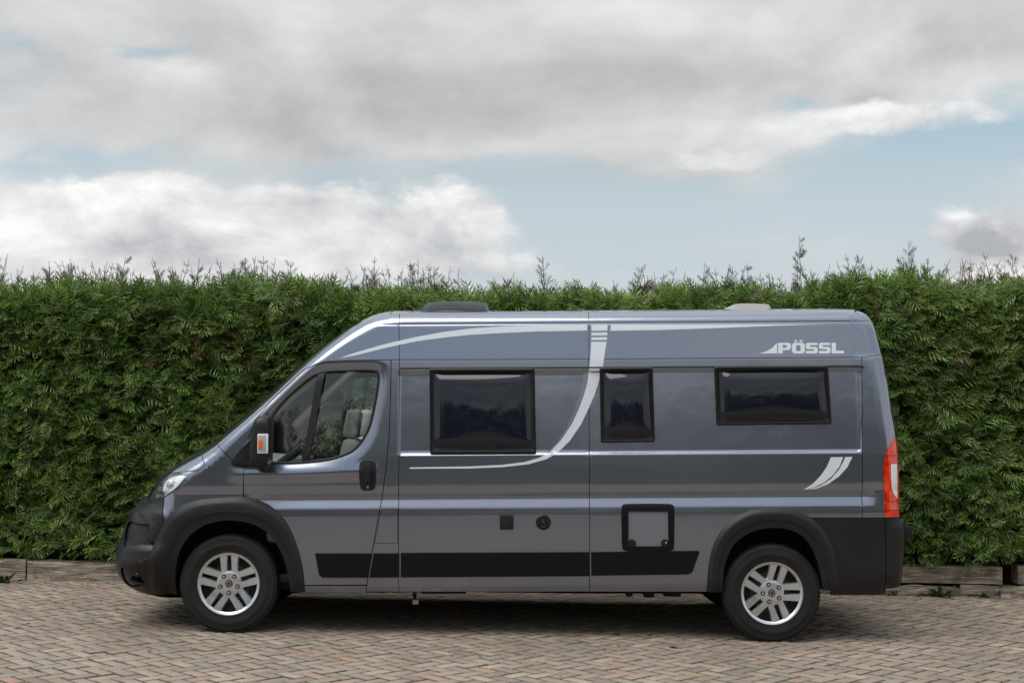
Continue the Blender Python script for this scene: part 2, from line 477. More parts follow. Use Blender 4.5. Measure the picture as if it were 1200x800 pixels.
# added dark inner mass, blocks light so that no sky shows through the face
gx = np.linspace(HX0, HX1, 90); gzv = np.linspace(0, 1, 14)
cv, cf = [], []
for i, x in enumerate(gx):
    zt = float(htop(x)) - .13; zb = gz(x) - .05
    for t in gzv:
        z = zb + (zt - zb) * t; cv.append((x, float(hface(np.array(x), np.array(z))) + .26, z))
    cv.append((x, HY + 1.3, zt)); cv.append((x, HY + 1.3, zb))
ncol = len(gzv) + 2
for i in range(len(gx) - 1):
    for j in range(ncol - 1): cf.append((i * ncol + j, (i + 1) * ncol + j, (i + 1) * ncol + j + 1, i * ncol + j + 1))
mesh_obj('blocking_core', np.array(cv) - hloc, cf, 'hedge_core', hedge)

def frond(nb_, seed, fan=1.0, wd=.030, up_=0.0):
    """flat drooping conifer spray, unit length along +x: separate finger-like branchlets off one axis; third value = paleness towards the tips"""
    r = np.random.default_rng(seed); v, f, p_ = [], [], []
    def dro(x): return (-.30 + up_) * x * x
    xs = np.linspace(0, 1, 4)
    for a, b_ in zip(xs, xs[1:]):
        k = len(v); wa, wb = .016 + .010 * (a > .5), .016 + .010 * (b_ > .5) * (b_ < 1)
        v.extend([np.array([a, -wa, dro(a)]), np.array([a, wa, dro(a)]), np.array([b_, wb, dro(b_)]), np.array([b_, -wb, dro(b_)])]); f.extend([(k, k + 1, k + 2), (k, k + 2, k + 3)])
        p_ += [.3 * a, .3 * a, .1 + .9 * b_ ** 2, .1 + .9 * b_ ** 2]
    for i in range(nb_):
        for s in (-1, 1):
            x = .10 + .82 * (i + (.5 if s > 0 else 0)) / nb_ + r.uniform(-.03, .03)
            L = fan * .46 * (1 - .58 * x) * r.uniform(.7, 1.2); an = rad(r.uniform(34, 56))
            d = np.array([math.cos(an), s * math.sin(an), r.uniform(-.16, .20) + up_])
            p0 = np.array([x, 0, dro(x)]); p1 = p0 + d * L * .38; p2 = p0 + d * L * .75 + np.array([.02, 0, (-.05 + up_ * .3) * L / .4]); p3 = p0 + d * L * 1.05 + np.array([.07, 0, (-.17 + up_) * L / .4])
            sd = np.array([-d[1], d[0], 0]) * wd; k = len(v); tw = np.array([0, 0, r.uniform(-.5, .5) * wd])
            v.extend([p0, p1 + sd + tw, p1 - sd - tw, p2 + sd * .85, p2 - sd * .85, p3]); f.extend([(k, k + 1, k + 2), (k + 1, k + 3, k + 2), (k + 2, k + 3, k + 4), (k + 3, k + 5, k + 4)])
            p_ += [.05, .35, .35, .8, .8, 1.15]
    return np.array(v), np.array(f), np.array(p_)
FR = [frond(5, 10, 1.0, .026), frond(4, 11, 1.15, .030), frond(6, 12, .9, .024), frond(5, 13, 1.25, .027)]
def scatter(P, D, NRM, S, C, variants):
    """P points, D axis, NRM spray normal, S size, C colour -> joined V, F, tint"""
    D = D / np.linalg.norm(D, axis=1, keepdims=True)
    B = np.cross(NRM, D); B /= np.linalg.norm(B, axis=1, keepdims=True) + 1e-9
    U = np.cross(D, B)
    which = rng.integers(len(variants), size=len(P)); Vs, Fs, Ts, off = [], [], [], 0
    for k, (fv, ff, fp) in enumerate(variants):
        q = np.where(which == k)[0]
        if not len(q): continue
        loc = fv[None] * S[q][:, None, None]
        W_ = P[q][:, None] + loc[..., 0:1] * D[q][:, None] + loc[..., 1:2] * B[q][:, None] + loc[..., 2:3] * U[q][:, None]
        Vs.append(W_.reshape(-1, 3)); Fs.append((ff[None] + (off + np.arange(len(q)) * len(fv))[:, None, None]).reshape(-1, 3))
        off += len(q) * len(fv)
        tipf = (.28 + 1.18 * fp)[None, :, None] * np.array([1.0, 1.0, .92])        # darker at the base, paler towards the tip
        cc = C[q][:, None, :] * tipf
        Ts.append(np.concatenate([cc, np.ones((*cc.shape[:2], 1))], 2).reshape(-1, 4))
    return np.concatenate(Vs), np.concatenate(Fs), np.concatenate(Ts)
def greens(nn, x, z):
    t = vnoise(x, z, 1.7, 21) * .6 + vnoise(x, z, 6, 22) * .4
    base_ = np.array([.072, .134, .028])[None] * (1 - t[:, None]) + np.array([.190, .268, .070])[None] * t[:, None]
    return base_ * rng.uniform(.6, 1.5, (nn, 1)) * rng.uniform(.88, 1.12, (nn, 3))
NF = 42000
fx = rng.uniform(HX0, HX1, NF)
# denser where the photograph looks
keep = (np.abs(fx) < 6.3) | (rng.random(NF) < .45); fx = fx[keep]; nf_ = len(fx)
zt = htop(fx); zb = gz(fx) + .245 + .125 * (fx > 3.2)
fz = zb + (zt - .05 - zb) * rng.random(nf_)
dep_ = rng.random(nf_) ** 1.2 * .24
fy = hface(fx, fz) + dep_
P = np.stack([fx, fy, fz], 1)
swirl = (vnoise(fx, fz, 1.4, 31) - .5) * 3.4
D = np.stack([swirl + rng.normal(0, .8, nf_), -rng.uniform(.35, 1.2, nf_), rng.uniform(-.7, .9, nf_)], 1)
NR = np.stack([rng.normal(0, .6, nf_), rng.normal(-.45, .5, nf_), rng.uniform(.45, 1.2, nf_)], 1)
S = rng.uniform(.085, .21, nf_) * rng.uniform(.8, 1.15, nf_)
C = greens(nf_, fx, fz)
# dead brown patches
for bx, by, r_, amt in [(258, 400, .16, .5), (232, 393, .10, .6), (243, 352, .05, .4), (300, 415, .12, .4), (225, 415, .08, .5), (190, 420, .08, .5), (20, 420, .08, .3), (1085, 392, .1, .25), (40, 600, .06, .5), (120, 590, .07, .3)]:
    c0 = at(bx, by, HY - .1); q = ((fx - c0[0]) ** 2 + (fz - c0[2]) ** 2 < r_ ** 2) & (rng.random(nf_) < amt * .6)
    C[q] = np.array([.17, .085, .035]) * rng.uniform(.5, 1.2, (q.sum(), 1))
q = rng.random(nf_) < .012
C[q] = np.array([.13, .08, .04]) * rng.uniform(.5, 1.1, (q.sum(), 1))
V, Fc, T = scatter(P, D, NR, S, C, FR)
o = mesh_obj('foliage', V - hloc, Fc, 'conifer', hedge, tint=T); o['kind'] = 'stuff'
# soft clipped top, sprays pointing up
NT = 9000
fx = rng.uniform(HX0, HX1, NT); yy_ = HY - .06 + rng.random(NT) ** 1.5 * .6
fz = htop(fx) - .34 + rng.random(NT) * .24 + .06 * vnoise(fx, yy_, 2.5, 41)
P = np.stack([fx, yy_, fz], 1)
D = np.stack([rng.normal(0, .55, NT), rng.normal(-.25, .4, NT), rng.uniform(.4, 1.2, NT)], 1)
NR = np.stack([rng.normal(0, .6, NT), rng.normal(-.9, .5, NT), rng.uniform(.1, .8, NT)], 1)
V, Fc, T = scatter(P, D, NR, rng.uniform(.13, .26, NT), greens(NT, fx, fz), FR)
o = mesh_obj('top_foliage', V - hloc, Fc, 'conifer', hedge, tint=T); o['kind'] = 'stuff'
# wispy leaders standing above the clipped line
NS = 780
cl0 = rng.uniform(HX0, HX1, 150)
sx = np.clip(cl0[rng.integers(150, size=NS)] + rng.normal(0, .07, NS), HX0, HX1); hh = rng.uniform(.08, .36, NS) * (.45 + .9 * vnoise(sx, sx * 0, 1.5, 51))
special = [(940, 276, .0), (1066, 282, .0), (1160, 318, 0), (640, 300, 0), (292, 302, 0), (60, 306, 0), (82, 310, 0), (140, 300, 0), (185, 314, 0), (338, 305, 0), (1010, 300, 0), (510, 312, 0), (1192, 296, 0), (425, 312, 0), (745, 312, 0), (880, 308, 0)]
bmt = bmesh.new()
LP, LD, LN, LS, LC = [], [], [], [], []
def leader(x, y, z0, h, full):
    lean = rng.normal(0, .26 if not full else .06, 2); n_ = max(4, int(h / .07)); pts = []
    for k in range(n_ + 1):
        t = k / n_
        pts.append((x + lean[0] * h * t + rng.normal(0, .004), y + lean[1] * h * t, z0 + h * t))
    tube(pts, [.0055 * (1 - .6 * k / n_) for k in range(n_ + 1)], 3, bmt)
    for k in range(int(n_ * (2.4 if full else 1.8))):
        t = rng.uniform(.05, 1.0); i_ = t * n_; p = np.array(pts[min(int(i_), n_)])
        a = rng.uniform(0, 2 * math.pi)
        LP.append(p); LD.append((math.cos(a) * 1.0, math.sin(a) * .6, rng.uniform(.55, 1.5)))
        LN.append((rng.normal(0, .4), -1, rng.normal(0, .4)))
        LS.append((.06 + .15 * (1 - t)) * (1.25 if full else .8) * rng.uniform(.6, 1.1)); LC.append(np.array([.085, .090, .042]) * rng.uniform(.5, 1.4) * (1, rng.uniform(.8, 1.1), 1))
for x, h in zip(sx, hh): leader(x, HY + rng.uniform(.05, .5), float(htop(x)) - .10, h + .10, False)
for px, py, _ in special:
    c0 = at(px, py, HY + .25); x = c0[0]; leader(x, HY + .25, float(htop(x)) - .15, c0[2] - float(htop(x)) + .15, True)
o = bm_obj('shoot_stems', bmt, 'twig', hedge); o['kind'] = 'stuff'
o.data.transform(Matrix.Translation(-Vector(hloc)))
FRW = [frond(4, 50, .85, .017, .3), frond(3, 51, 1.0, .018, .35), frond(5, 52, .75, .017, .3)]           # shoots curve up, not down
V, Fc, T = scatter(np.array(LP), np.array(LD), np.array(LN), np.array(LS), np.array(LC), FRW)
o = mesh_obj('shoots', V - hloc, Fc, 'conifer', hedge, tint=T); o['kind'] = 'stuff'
# a few woody twigs showing in the face
bmt = bmesh.new()
for k in range(260):
    x = rng.uniform(-6, 6); z = rng.uniform(.35, 2.5); y = float(hface(np.array(x), np.array(z))) + .03
    d = np.array([rng.normal(0, .6), -.35, rng.uniform(.2, 1)]); d /= np.linalg.norm(d); L = rng.uniform(.08, .22)
    tube([(x, y, z), tuple(np.array((x, y, z)) + d * L * .5 + rng.normal(0, .01, 3)), tuple(np.array((x, y, z)) + d * L)], [.005, .004, .002], 4, bmt)
o = bm_obj('twigs', bmt, 'twig', hedge); o['kind'] = 'stuff'; o.data.transform(Matrix.Translation(-Vector(hloc)))
tag(hedge, 'tall clipped green conifer hedge with wispy shoots along its top', 'hedge')
# bed of earth under the hedge
bed = mesh_obj('hedge_bed', [(x, y, gz(x) + .05) for x, y in ((-9, YK + .1), (9, YK + .1), (9, YK + 3), (-9, YK + 3))], [(0, 1, 2, 3)], 'earth'); bed['kind'] = 'structure'

# ================================================================== TIMBER EDGING
def sleeper(name, x0, x1, yf, z0a, h, d, label, seed, rough=.012, group=None):
    """one weathered beam: subdivided, knocked corners, wavy edges; z0a = height of its foot over the paving"""
    r = np.random.default_rng(seed); L = x1 - x0; nx = max(6, int(L / .05))
    prof = [(0, 0), (0, .5), (0, .9), (.06, 1), (.5, 1.0), (1, 1), (1, 0)]
    v, f = [], []; k = len(prof); sd = int(r.integers(1000))
    for i in range(nx + 1):
        x = -L / 2 + L * i / nx
        for j, (a, b_) in enumerate(prof):
            e = np.array([x * 2.0 + 7 + seed, j * .7 + 3.0])
            nzv = (vnoise(np.array([e[0] * 1.5]), np.array([e[1]]), 1.3, sd)[0] - .5) * 2 * rough * (2 if j in (2, 3) else 1)
            nyv = (vnoise(np.array([e[0] * 1.5]), np.array([e[1]]), 1.3, sd + 1)[0] - .5) * 2 * rough
            v.append((x, a * d + (nyv if a < .5 else 0), b_ * h + (nzv if b_ > 0 else 0)))
    for i in range(nx):
        for j in range(k): f.append((i * k + j, (i + 1) * k + j, (i + 1) * k + (j + 1) % k, i * k + (j + 1) % k))
    f.append(tuple(range(k))); f.append(tuple(nx * k + j for j in range(k))[::-1])
    o = mesh_obj(name, v, f, 'timber')
    xm = (x0 + x1) / 2
    o.location = (xm, yf, gz(xm) + z0a); o.rotation_euler = (0, -math.atan(GS), 0)
    tag(o, label, 'timber beam', group)
    return o
KS = (1600 / (YK - CAM[1]))
def kx(px): return (px - 600) / KS
sleeper('timber_sleeper', kx(-330), kx(33.5), YK, -.02, .20, .22, 'weathered timber beam edging the hedge, well ahead of the van nose', 3)
sleeper('timber_sleeper', kx(35), kx(420), YK + .01, -.02, .195, .22, 'cracked weathered timber beam edging the hedge beside the van front bumper', 4)
sleeper('timber_sleeper', kx(421), kx(760), YK + .015, -.02, .19, .22, 'weathered timber beam behind the middle of the van, under the hedge', 5)
sleeper('timber_sleeper', kx(762), kx(1028), YK + .02, -.02, .12, .22, 'low weathered timber beam lying behind the van rear wheel', 6)
sleeper('timber_sleeper', kx(1031), kx(1122), YK + .0, -.02, .10, .2, 'low crumbling timber piece under the upper beam beside the rear bumper', 7, .02)
sleeper('timber_sleeper', kx(1123), kx(1168), YK + .05, -.02, .095, .2, 'short broken timber piece under the far end of the upper beam', 8, .022)
sleeper('timber_sleeper', kx(1169), kx(1560), YK + .01, -.02, .115, .2, 'rough low timber beam beyond the gap in the upper edging', 9, .02)
sleeper('timber_sleeper', kx(985), kx(1172.5), YK + .05, .115, .155, .2, 'square cut upper timber beam stacked behind the van rear bumper', 10, .006)
sleeper('timber_sleeper', kx(1192), kx(1560), YK + .07, .115, .17, .2, 'upper timber beam with rounded end beyond the dark gap in the edging', 11, .015)

# weeds along the edging, fallen leaves
def weed(px, py, size, seed, label):
    r = np.random.default_rng(seed); c0 = on_ground(px, py); v, f = [], []
    for k in range(26):
        a = r.uniform(0, 2 * math.pi); L = size * r.uniform(.5, 1.1); el = r.uniform(.25, 1.2)
        d = np.array([math.cos(a) * math.cos(el), math.sin(a) * math.cos(el), math.sin(el)]); s = np.array([-math.sin(a), math.cos(a), 0]) * size * .10
        p = np.array([r.normal(0, size * .25), r.normal(0, size * .15), -.006]); k0 = len(v)
        v += [p, p + d * L * .55 + s, p + d * L - np.array([0, 0, L * .18]), p + d * L * .55 - s]; f.append((k0, k0 + 1, k0 + 2, k0 + 3))
    o = mesh_obj('weed', v, f, 'weed'); o.location = c0; tag(o, label, 'weed')
weed(1103, 699, .19, 1, 'largest green weed tuft sprouting at the foot of the timber edging')
weed(1047, 697, .10, 2, 'small weed tuft near the rear bumper at the foot of the edging')
weed(1084, 697, .08, 3, 'tiny weed between the two bigger tufts by the edging')
weed(1153, 700, .10, 4, 'small flat weed on the paving beyond the largest tuft')
weed(4, 682, .17, 5, 'weed patch at the foot of the cracked timber beam, ahead of the van')
def leaf(px, py, size, seed):
    r = np.random.default_rng(seed); c0 = on_ground(px, py)
    v = [(0, 0, .012), (.45, .40, .02), (1, .05, .02), (.5, -.42, .02), (.5, 0, .001)]
    o = mesh_obj('fallen_leaf', [(a * size, b_ * size, c_ * size * 3 + .004) for a, b_, c_ in v], [(0, 3, 4), (4, 3, 2), (0, 4, 1), (4, 2, 1)], 'leaf_brown')
    o.location = (c0[0], c0[1], c0[2] + .002); o.rotation_euler = (r.normal(0, .1), -math.atan(GS), r.uniform(-.6, .6))
    return o
LEAF = 'small dry brown leaf lying flat on the brick paving'
for k, (px, py, s) in enumerate([(783, 759, .10), (14, 736, .09), (968, 779, .045), (718, 743, .06), (758, 745, .05), (700, 740, .05), (832, 749, .05), (620, 741, .05), (30, 731, .04), (560, 769, .03), (570, 737, .03), (1125, 757, .03)]):
    o = leaf(px, py, s, 100 + k)
    if k == 0: tag(o, 'large curled dark leaf on the paving ahead of the rear wheel', 'leaf')
    elif k == 1: tag(o, 'rust brown leaf on the paving in front of the van nose', 'leaf')
    else: tag(o, LEAF, 'leaf', 'fallen leaves on the paving')

# clippings and dry bits blown along the edging and into the joints
nl = 900
lx = rng.uniform(-7, 7, nl); ly = YK - np.abs(rng.normal(0, .35, nl)) - .01
far_ = rng.random(nl) < .35; ly[far_] = rng.uniform(-2.6, YK, far_.sum())
la = rng.uniform(0, 6.28, nl); ls = rng.uniform(.006, .022, nl)
lv = np.array([(-1, 0, .15), (0, -.35, .3), (1, 0, .1), (0, .35, .35)])
X = lx[:, None] + ls[:, None] * (lv[:, 0] * np.cos(la)[:, None] - lv[:, 1] * np.sin(la)[:, None]); Y = ly[:, None] + ls[:, None] * (lv[:, 0] * np.sin(la)[:, None] + lv[:, 1] * np.cos(la)[:, None])
Z = gz(X) + .003 + ls[:, None] * lv[:, 2]
lt = np.where(rng.random((nl, 1)) < .6, [[.10, .06, .03]], [[.10, .10, .035]]) * rng.uniform(.5, 1.4, (nl, 1))
o = mesh_obj('hedge_litter', np.stack([X, Y, Z], 2), np.arange(nl * 4).reshape(-1, 4), 'conifer', tint=np.concatenate([np.repeat(lt, 4, 0), np.ones((nl * 4, 1))], 1)); o['kind'] = 'stuff'
tag(o, 'dry conifer clippings scattered on the paving along the timber edging', 'litter')

# ================================================================== CAMPER VAN
YC = 1.03                                       # centre line of the van
K = .0062                                       # the body sits nose-down: its lines rise to the right
def zpy(py): return at(600, py, .03)[2]
_prof = [(704, .955), (693, .982), (686, 1.0), (676, 1.006), (645, 1.011), (620, 1.015), (602, 1.016), (594, 1.012), (584.5, .988), (581.5, .988),
         (577, 1.004), (568, 1.007), (545, 1.003), (534, 1.000), (431, .960), (422, .956), (419, .953), (378, .908), (366, .884), (340, .82)]
_pz = np.array([zpy(p) for p, _ in _prof]); _pw = np.array([q for _, q in _prof])
def profile(zb, e=.006):
    return (np.interp(zb - e, _pz, _pw) + 2 * np.interp(zb, _pz, _pw) + np.interp(zb + e, _pz, _pw)) / 4
def profile_flat(zb):                           # same without the lower groove (front wing, rear corner)
    q = [i for i in range(len(_prof)) if not 577 < _prof[i][0] < 594]
    return np.interp(zb, _pz[q], _pw[q])
def sstep(x, a, b):
    t = np.clip((x - a) / (b - a), 0, 1); return t * t * (3 - 2 * t)
def base_rough(x, zb):
    k = sstep(x, -2.00, -1.72) * (1 - sstep(x, 2.60, 2.70))
    return profile_flat(zb) * (1 - k) + profile(zb) * k
def sxz(px, py):
    """pixel on the near side -> body coordinates (x, zb)"""
    Y = .03
    for _ in range(4):
        p = at(px, py, Y); zb = p[2] - K * p[0]; Y = YC - float(base_rough(np.array(p[0]), np.array(zb)))
    return np.array([p[0], zb])
def poly(pts): return np.array([sxz(*p) for p in pts])
def smooth_closed(pts, n=8):
    """Catmull-Rom through closed points"""
    P = np.asarray(pts, float); m = len(P); out = []
    for i in range(m):
        p0, p1, p2, p3 = P[i - 1], P[i], P[(i + 1) % m], P[(i + 2) % m]
        for k in range(n):
            t = k / n; out.append(.5 * (2 * p1 + (p2 - p0) * t + (2 * p0 - 5 * p1 + 4 * p2 - p3) * t * t + (3 * p1 - p0 - 3 * p2 + p3) * t ** 3))
    return np.array(out)
def smooth_open(pts, n=6):
    P = np.asarray(pts, float); P = np.vstack([2 * P[0] - P[1], P, 2 * P[-1] - P[-2]]); out = []
    for i in range(1, len(P) - 2):
        for k in range(n):
            t = k / n; p0, p1, p2, p3 = P[i - 1:i + 3]
            out.append(.5 * (2 * p1 + (p2 - p0) * t + (2 * p0 - 5 * p1 + 4 * p2 - p3) * t * t + (3 * p1 - p0 - 3 * p2 + p3) * t ** 3))
    out.append(P[-2]); return np.array(out)
def resample(P, n):
    P = np.asarray(P, float); s = np.r_[0, np.cumsum(np.linalg.norm(np.diff(P, axis=0), axis=1))]
    t = np.linspace(0, s[-1], n); return np.stack([np.interp(t, s, P[:, i]) for i in range(P.shape[1])], 1)
def densify(P, step=.015, closed=True):
    P = np.asarray(P); out = []; m = len(P)
    for i in range(m if closed else m - 1):
        a, b_ = P[i], P[(i + 1) % m]; k = max(1, int(np.linalg.norm(b_ - a) / step))
        out += [a + (b_ - a) * j / k for j in range(k)]
    if not closed: out.append(P[-1])
    return np.array(out)
def offset(P, d):
    """inset a closed polygon by d (any winding)"""
    P = np.asarray(P); A = .5 * np.sum(P[:, 0] * np.roll(P[:, 1], -1) - np.roll(P[:, 0], -1) * P[:, 1]); s = 1 if A > 0 else -1
    e0 = P - np.roll(P, 1, 0); e1 = np.roll(P, -1, 0) - P
    n0 = np.stack([-e0[:, 1], e0[:, 0]], 1); n1 = np.stack([-e1[:, 1], e1[:, 0]], 1)
    n0 /= np.linalg.norm(n0, axis=1, keepdims=True) + 1e-12; n1 /= np.linalg.norm(n1, axis=1, keepdims=True) + 1e-12
    m_ = n0 + n1; l2 = np.maximum(np.sum(m_ * m_, 1, keepdims=True), .5)
    return P + s * d * 2 * m_ / l2
def inpoly(pts, P):
    x, y = pts[:, 0], pts[:, 1]; c = np.zeros(len(pts), bool)
    for (x0, y0), (x1, y1) in zip(P, np.roll(P, -1, 0)):
        t = ((y0 > y) != (y1 > y)); c ^= t & (x < (x1 - x0) * (y - y0) / ((y1 - y0) + 1e-15) + x0)
    return c

# ---- side outline of the body: px, py, fillet R, fillet depth ry, crown of the cross strip, tag
OUT = [(205, 699, .40, .42, .05, 'b'), (188, 697, .40, .42, .05, 'b'), (166, 691, .42, .44, .06, 'b'), (151, 681, .42, .46, .07, 'b'), (142, 668, .42, .46, .07, 'b'),
       (139.5, 652, .42, .46, .07, 'b'), (141, 642, .42, .46, .07, 'b'), (146, 625, .42, .46, .07, 'b'), (151, 609, .42, .46, .07, 'b'), (158, 596, .40, .45, .07, 'b'),
       (168, 588, .36, .44, .07, 'b'), (175, 582, .30, .42, .07, 'h'), (180, 572, .28, .40, .07, 'h'), (190, 559, .25, .36, .07, 'h'), (202, 549.5, .20, .30, .07, 'h'), (217, 541.5, .16, .22, .08, 'h'),
       (234, 533, .13, .16, .09, 'h'), (250, 523, .11, .13, .10, 'w'), (268, 508, .09, .12, .12, 'w'), (290, 489.5, .08, .11, .12, 'w'), (320, 463, .08, .11, .12, 'w'), (350, 435, .08, .11, .12, 'w'),
       (378, 411, .08, .11, .11, 'w'), (402, 393, .09, .11, .10, 'w'), (423, 379.5, .10, .11, .09, 'r'), (440, 371.5, .10, .11, .08, 'r'), (456, 368, .10, .11, .07, 'r'), (472, 366.5, .10, .11, .06, 'r'),
       (600, 365.7, .10, .11, .05, 'r'), (800, 364.2, .10, .11, .05, 'r'), (984, 362.8, .10, .11, .05, 'r'), (1002, 363.8, .10, .11, .04, 'r'), (1013, 367.5, .11, .11, .04, 'r'),
       (1020, 375, .12, .11, .03, 'd'), (1026, 388, .13, .11, .03, 'd'), (1033, 415, .13, .10, .03, 'd'), (1040, 447, .13, .10, .03, 'd'), (1046, 485, .13, .10, .03, 'd'), (1050, 512, .13, .10, .03, 'd'),
       (1052.5, 540, .13, .10, .03, 'd'), (1053.5, 570, .13, .10, .03, 'd'), (1054, 604, .13, .10, .03, 'd'), (1058.5, 609, .13, .10, .03, 'e'), (1059.5, 630, .13, .10, .03, 'e'), (1058, 655, .13, .10, .03, 'e'),
       (1056, 672, .13, .10, .03, 'e'), (1053, 686, .13, .10, .03, 'e'), (1036, 689, .13, .1, .03, 'e')]
def out_pt(px, py, ry):
    Y = .03
    for _ in range(4):
        p = at(px, py, Y); zb = p[2] - K * p[0]; Y = YC - float(base_rough(np.array(p[0]), np.array(zb))) + ry
    return np.array([p[0], zb])
OC = np.array([[*out_pt(o[0], o[1], o[3]), o[2], o[3], o[4]] for o in OUT])
OD = smooth_open(OC, 5)                          # dense outline with its attributes
OTAG = [OUT[min(i // 5, len(OUT) - 1)][5] for i in range(len(OD))]
def fall(x, zb):
    x = np.atleast_1d(np.asarray(x, float)); zb = np.atleast_1d(np.asarray(zb, float)); sh = x.shape; x, zb = x.ravel(), zb.ravel()
    best = np.full(x.shape, 1e9); R = np.full(x.shape, .1); ry = np.full(x.shape, .1)
    for a, b_ in zip(OD, OD[1:]):
        e = b_[:2] - a[:2]; t = np.clip(((x - a[0]) * e[0] + (zb - a[1]) * e[1]) / (e @ e + 1e-12), 0, 1)
        d = np.hypot(x - a[0] - t * e[0], zb - a[1] - t * e[1]); q = d < best
        best = np.where(q, d, best); R = np.where(q, a[2] + t * (b_[2] - a[2]), R); ry = np.where(q, a[3] + t * (b_[3] - a[3]), ry)
    k = np.clip(1 - best / R, 0, .9995)
    return (ry * (1 - np.sqrt(1 - k * k))).reshape(sh)
# recessed panel behind the cab, window surround on the door
RA, RB = sxz(466, 533.5), sxz(1008, 431.5)
WIN = smooth_closed(poly([(312, 541), (313, 515), (316, 489), (331, 468.5), (350, 450.5), (366, 438.5), (381, 433.8), (405, 432.4), (430, 432), (441.5, 433.5), (444.5, 440), (444, 452), (441, 470),
                          (435, 497), (428, 512.5), (418.5, 525), (406, 533), (384, 539.5), (350, 543), (320, 543.5)]), 5)
def sd_round(x, z, a, b_, r):
    cx, cz = (a[0] + b_[0]) / 2, (a[1] + b_[1]) / 2; hx, hz = abs(b_[0] - a[0]) / 2 - r, abs(b_[1] - a[1]) / 2 - r
    qx, qz = np.abs(x - cx) - hx, np.abs(z - cz) - hz
    return np.hypot(np.maximum(qx, 0), np.maximum(qz, 0)) + np.minimum(np.maximum(qx, qz), 0) - r
def dist_poly(x, z, P):
    best = np.full(np.shape(x), 1e9)
    for a, b_ in zip(P, np.roll(P, -1, 0)):
        e = b_ - a; t = np.clip(((x - a[0]) * e[0] + (z - a[1]) * e[1]) / (e @ e + 1e-12), 0, 1)
        best = np.minimum(best, np.hypot(x - a[0] - t * e[0], z - a[1] - t * e[1]))
    return best
ZG1 = zpy(378.5); ZR0 = zpy(431); XR = sxz(998, 400)[0]; XBX = sxz(690, 400)[0]
def base(x, zb):
    wv = base_rough(x, zb)
    wv = wv - .014 * sstep(-sd_round(x, zb, RA, RB, .03), -.004, .018)
    wv = wv - .016 * np.clip(1 - dist_poly(x, zb, WIN) / .085, 0, 1) ** 2
    # gutter line along the high roof
    wv = wv - .004 * np.exp(-((zb - ZG1) / .008) ** 2) * sstep(x, -1.1, -.85)
    # flat of the rear upright
    wv = wv - .010 * sstep(x, XR - .015, XR + .03) * sstep(zb, ZR0 + .05, ZR0 + .10)
    # shelf along the top of the front bumper, lower lip standing proud
    kb = 1 - sstep(x, -2.62, -2.50)
    wv = wv - .045 * kb * sstep(zb, ZB1, ZB2) * (1 - sstep(zb, ZB3, ZB3 + .03)) + .030 * kb * (1 - sstep(zb, ZL1, ZL2))
    # belt under the door glass
    zbelt = BELT[1] + (x - BELT[0]) * .02
    wv = wv + .010 * np.exp(-((zb - zbelt + .05) / .045) ** 2) * sstep(x, -2.15, -1.95) * (1 - sstep(x, -1.1, -.95))
    return wv
BELT = sxz(350, 546)
ZB1, ZB2, ZB3 = sxz(165, 603)[1], sxz(165, 588)[1], sxz(165, 580)[1]
ZL1, ZL2 = sxz(160, 645)[1], sxz(160, 637)[1]
def surf(x, zb):
    x = np.asarray(x, float); zb = np.asarray(zb, float)
    return base(x, zb) - fall(x, zb)
def normals_of(x, zb, e=.003):
    wx = (surf(x + e, zb) - surf(x - e, zb)) / (2 * e); wz = (surf(x, zb + e) - surf(x, zb - e)) / (2 * e)
    n_ = np.stack([-wx, -np.ones_like(wx), -wz], 1); return n_ / np.linalg.norm(n_, axis=1, keepdims=True)
# body outline inset a hair: where side panels stop and the cross strip takes over
tang = np.gradient(OD[:, :2], axis=0); nin = np.stack([tang[:, 1], -tang[:, 0]], 1); nin /= np.linalg.norm(nin, axis=1, keepdims=True)
if np.dot(nin[len(nin) // 2], [0, -1]) < 0: nin = -nin
DEL = .004 + .03 * OD[:, 2]
SD = OD[:, :2] + nin * DEL[:, None]
SPOLY = np.vstack([SD, [[SD[-1, 0], -1.0]], [[SD[0, 0], -1.0]]])
# wheel-arch openings and flares
def loop_open(pts, n=48): return resample(smooth_open(poly(pts), 8), n)
FI = loop_open([(203, 699), (205, 672), (210, 648), (220, 630), (237, 616.5), (258, 610), (275, 609.5), (296, 613.5), (315, 625), (329, 645), (337, 668), (341, 693)])
FO = loop_open([(171, 699), (173, 668), (178, 645), (186, 625), (196, 606.5), (212, 592.8), (232, 586), (258, 583), (285, 582.3), (305, 586.3), (322, 596), (337, 613), (348, 638), (355, 665), (358, 693)])
RI = loop_open([(846, 693), (849, 662), (861, 636), (884, 621.5), (909, 618), (930, 622), (946, 634), (958, 659), (964, 691)])
RO = loop_open([(827.5, 693), (830.5, 660), (838, 633), (853, 612.5), (874, 599.5), (895, 595), (922, 595.4), (940, 600.5), (955, 609.6), (970, 627), (980.5, 657), (983, 691)])
def arch_hole(L, g=.0):
    return np.vstack([L, [[L[-1, 0], -1.5]], [[L[0, 0], -1.5]]])
def mid(a, b_, t): return a * (1 - t) + b_ * t
HOLEF, HOLER = arch_hole(mid(FI, FO, .5)), arch_hole(mid(RI, RO, .5))

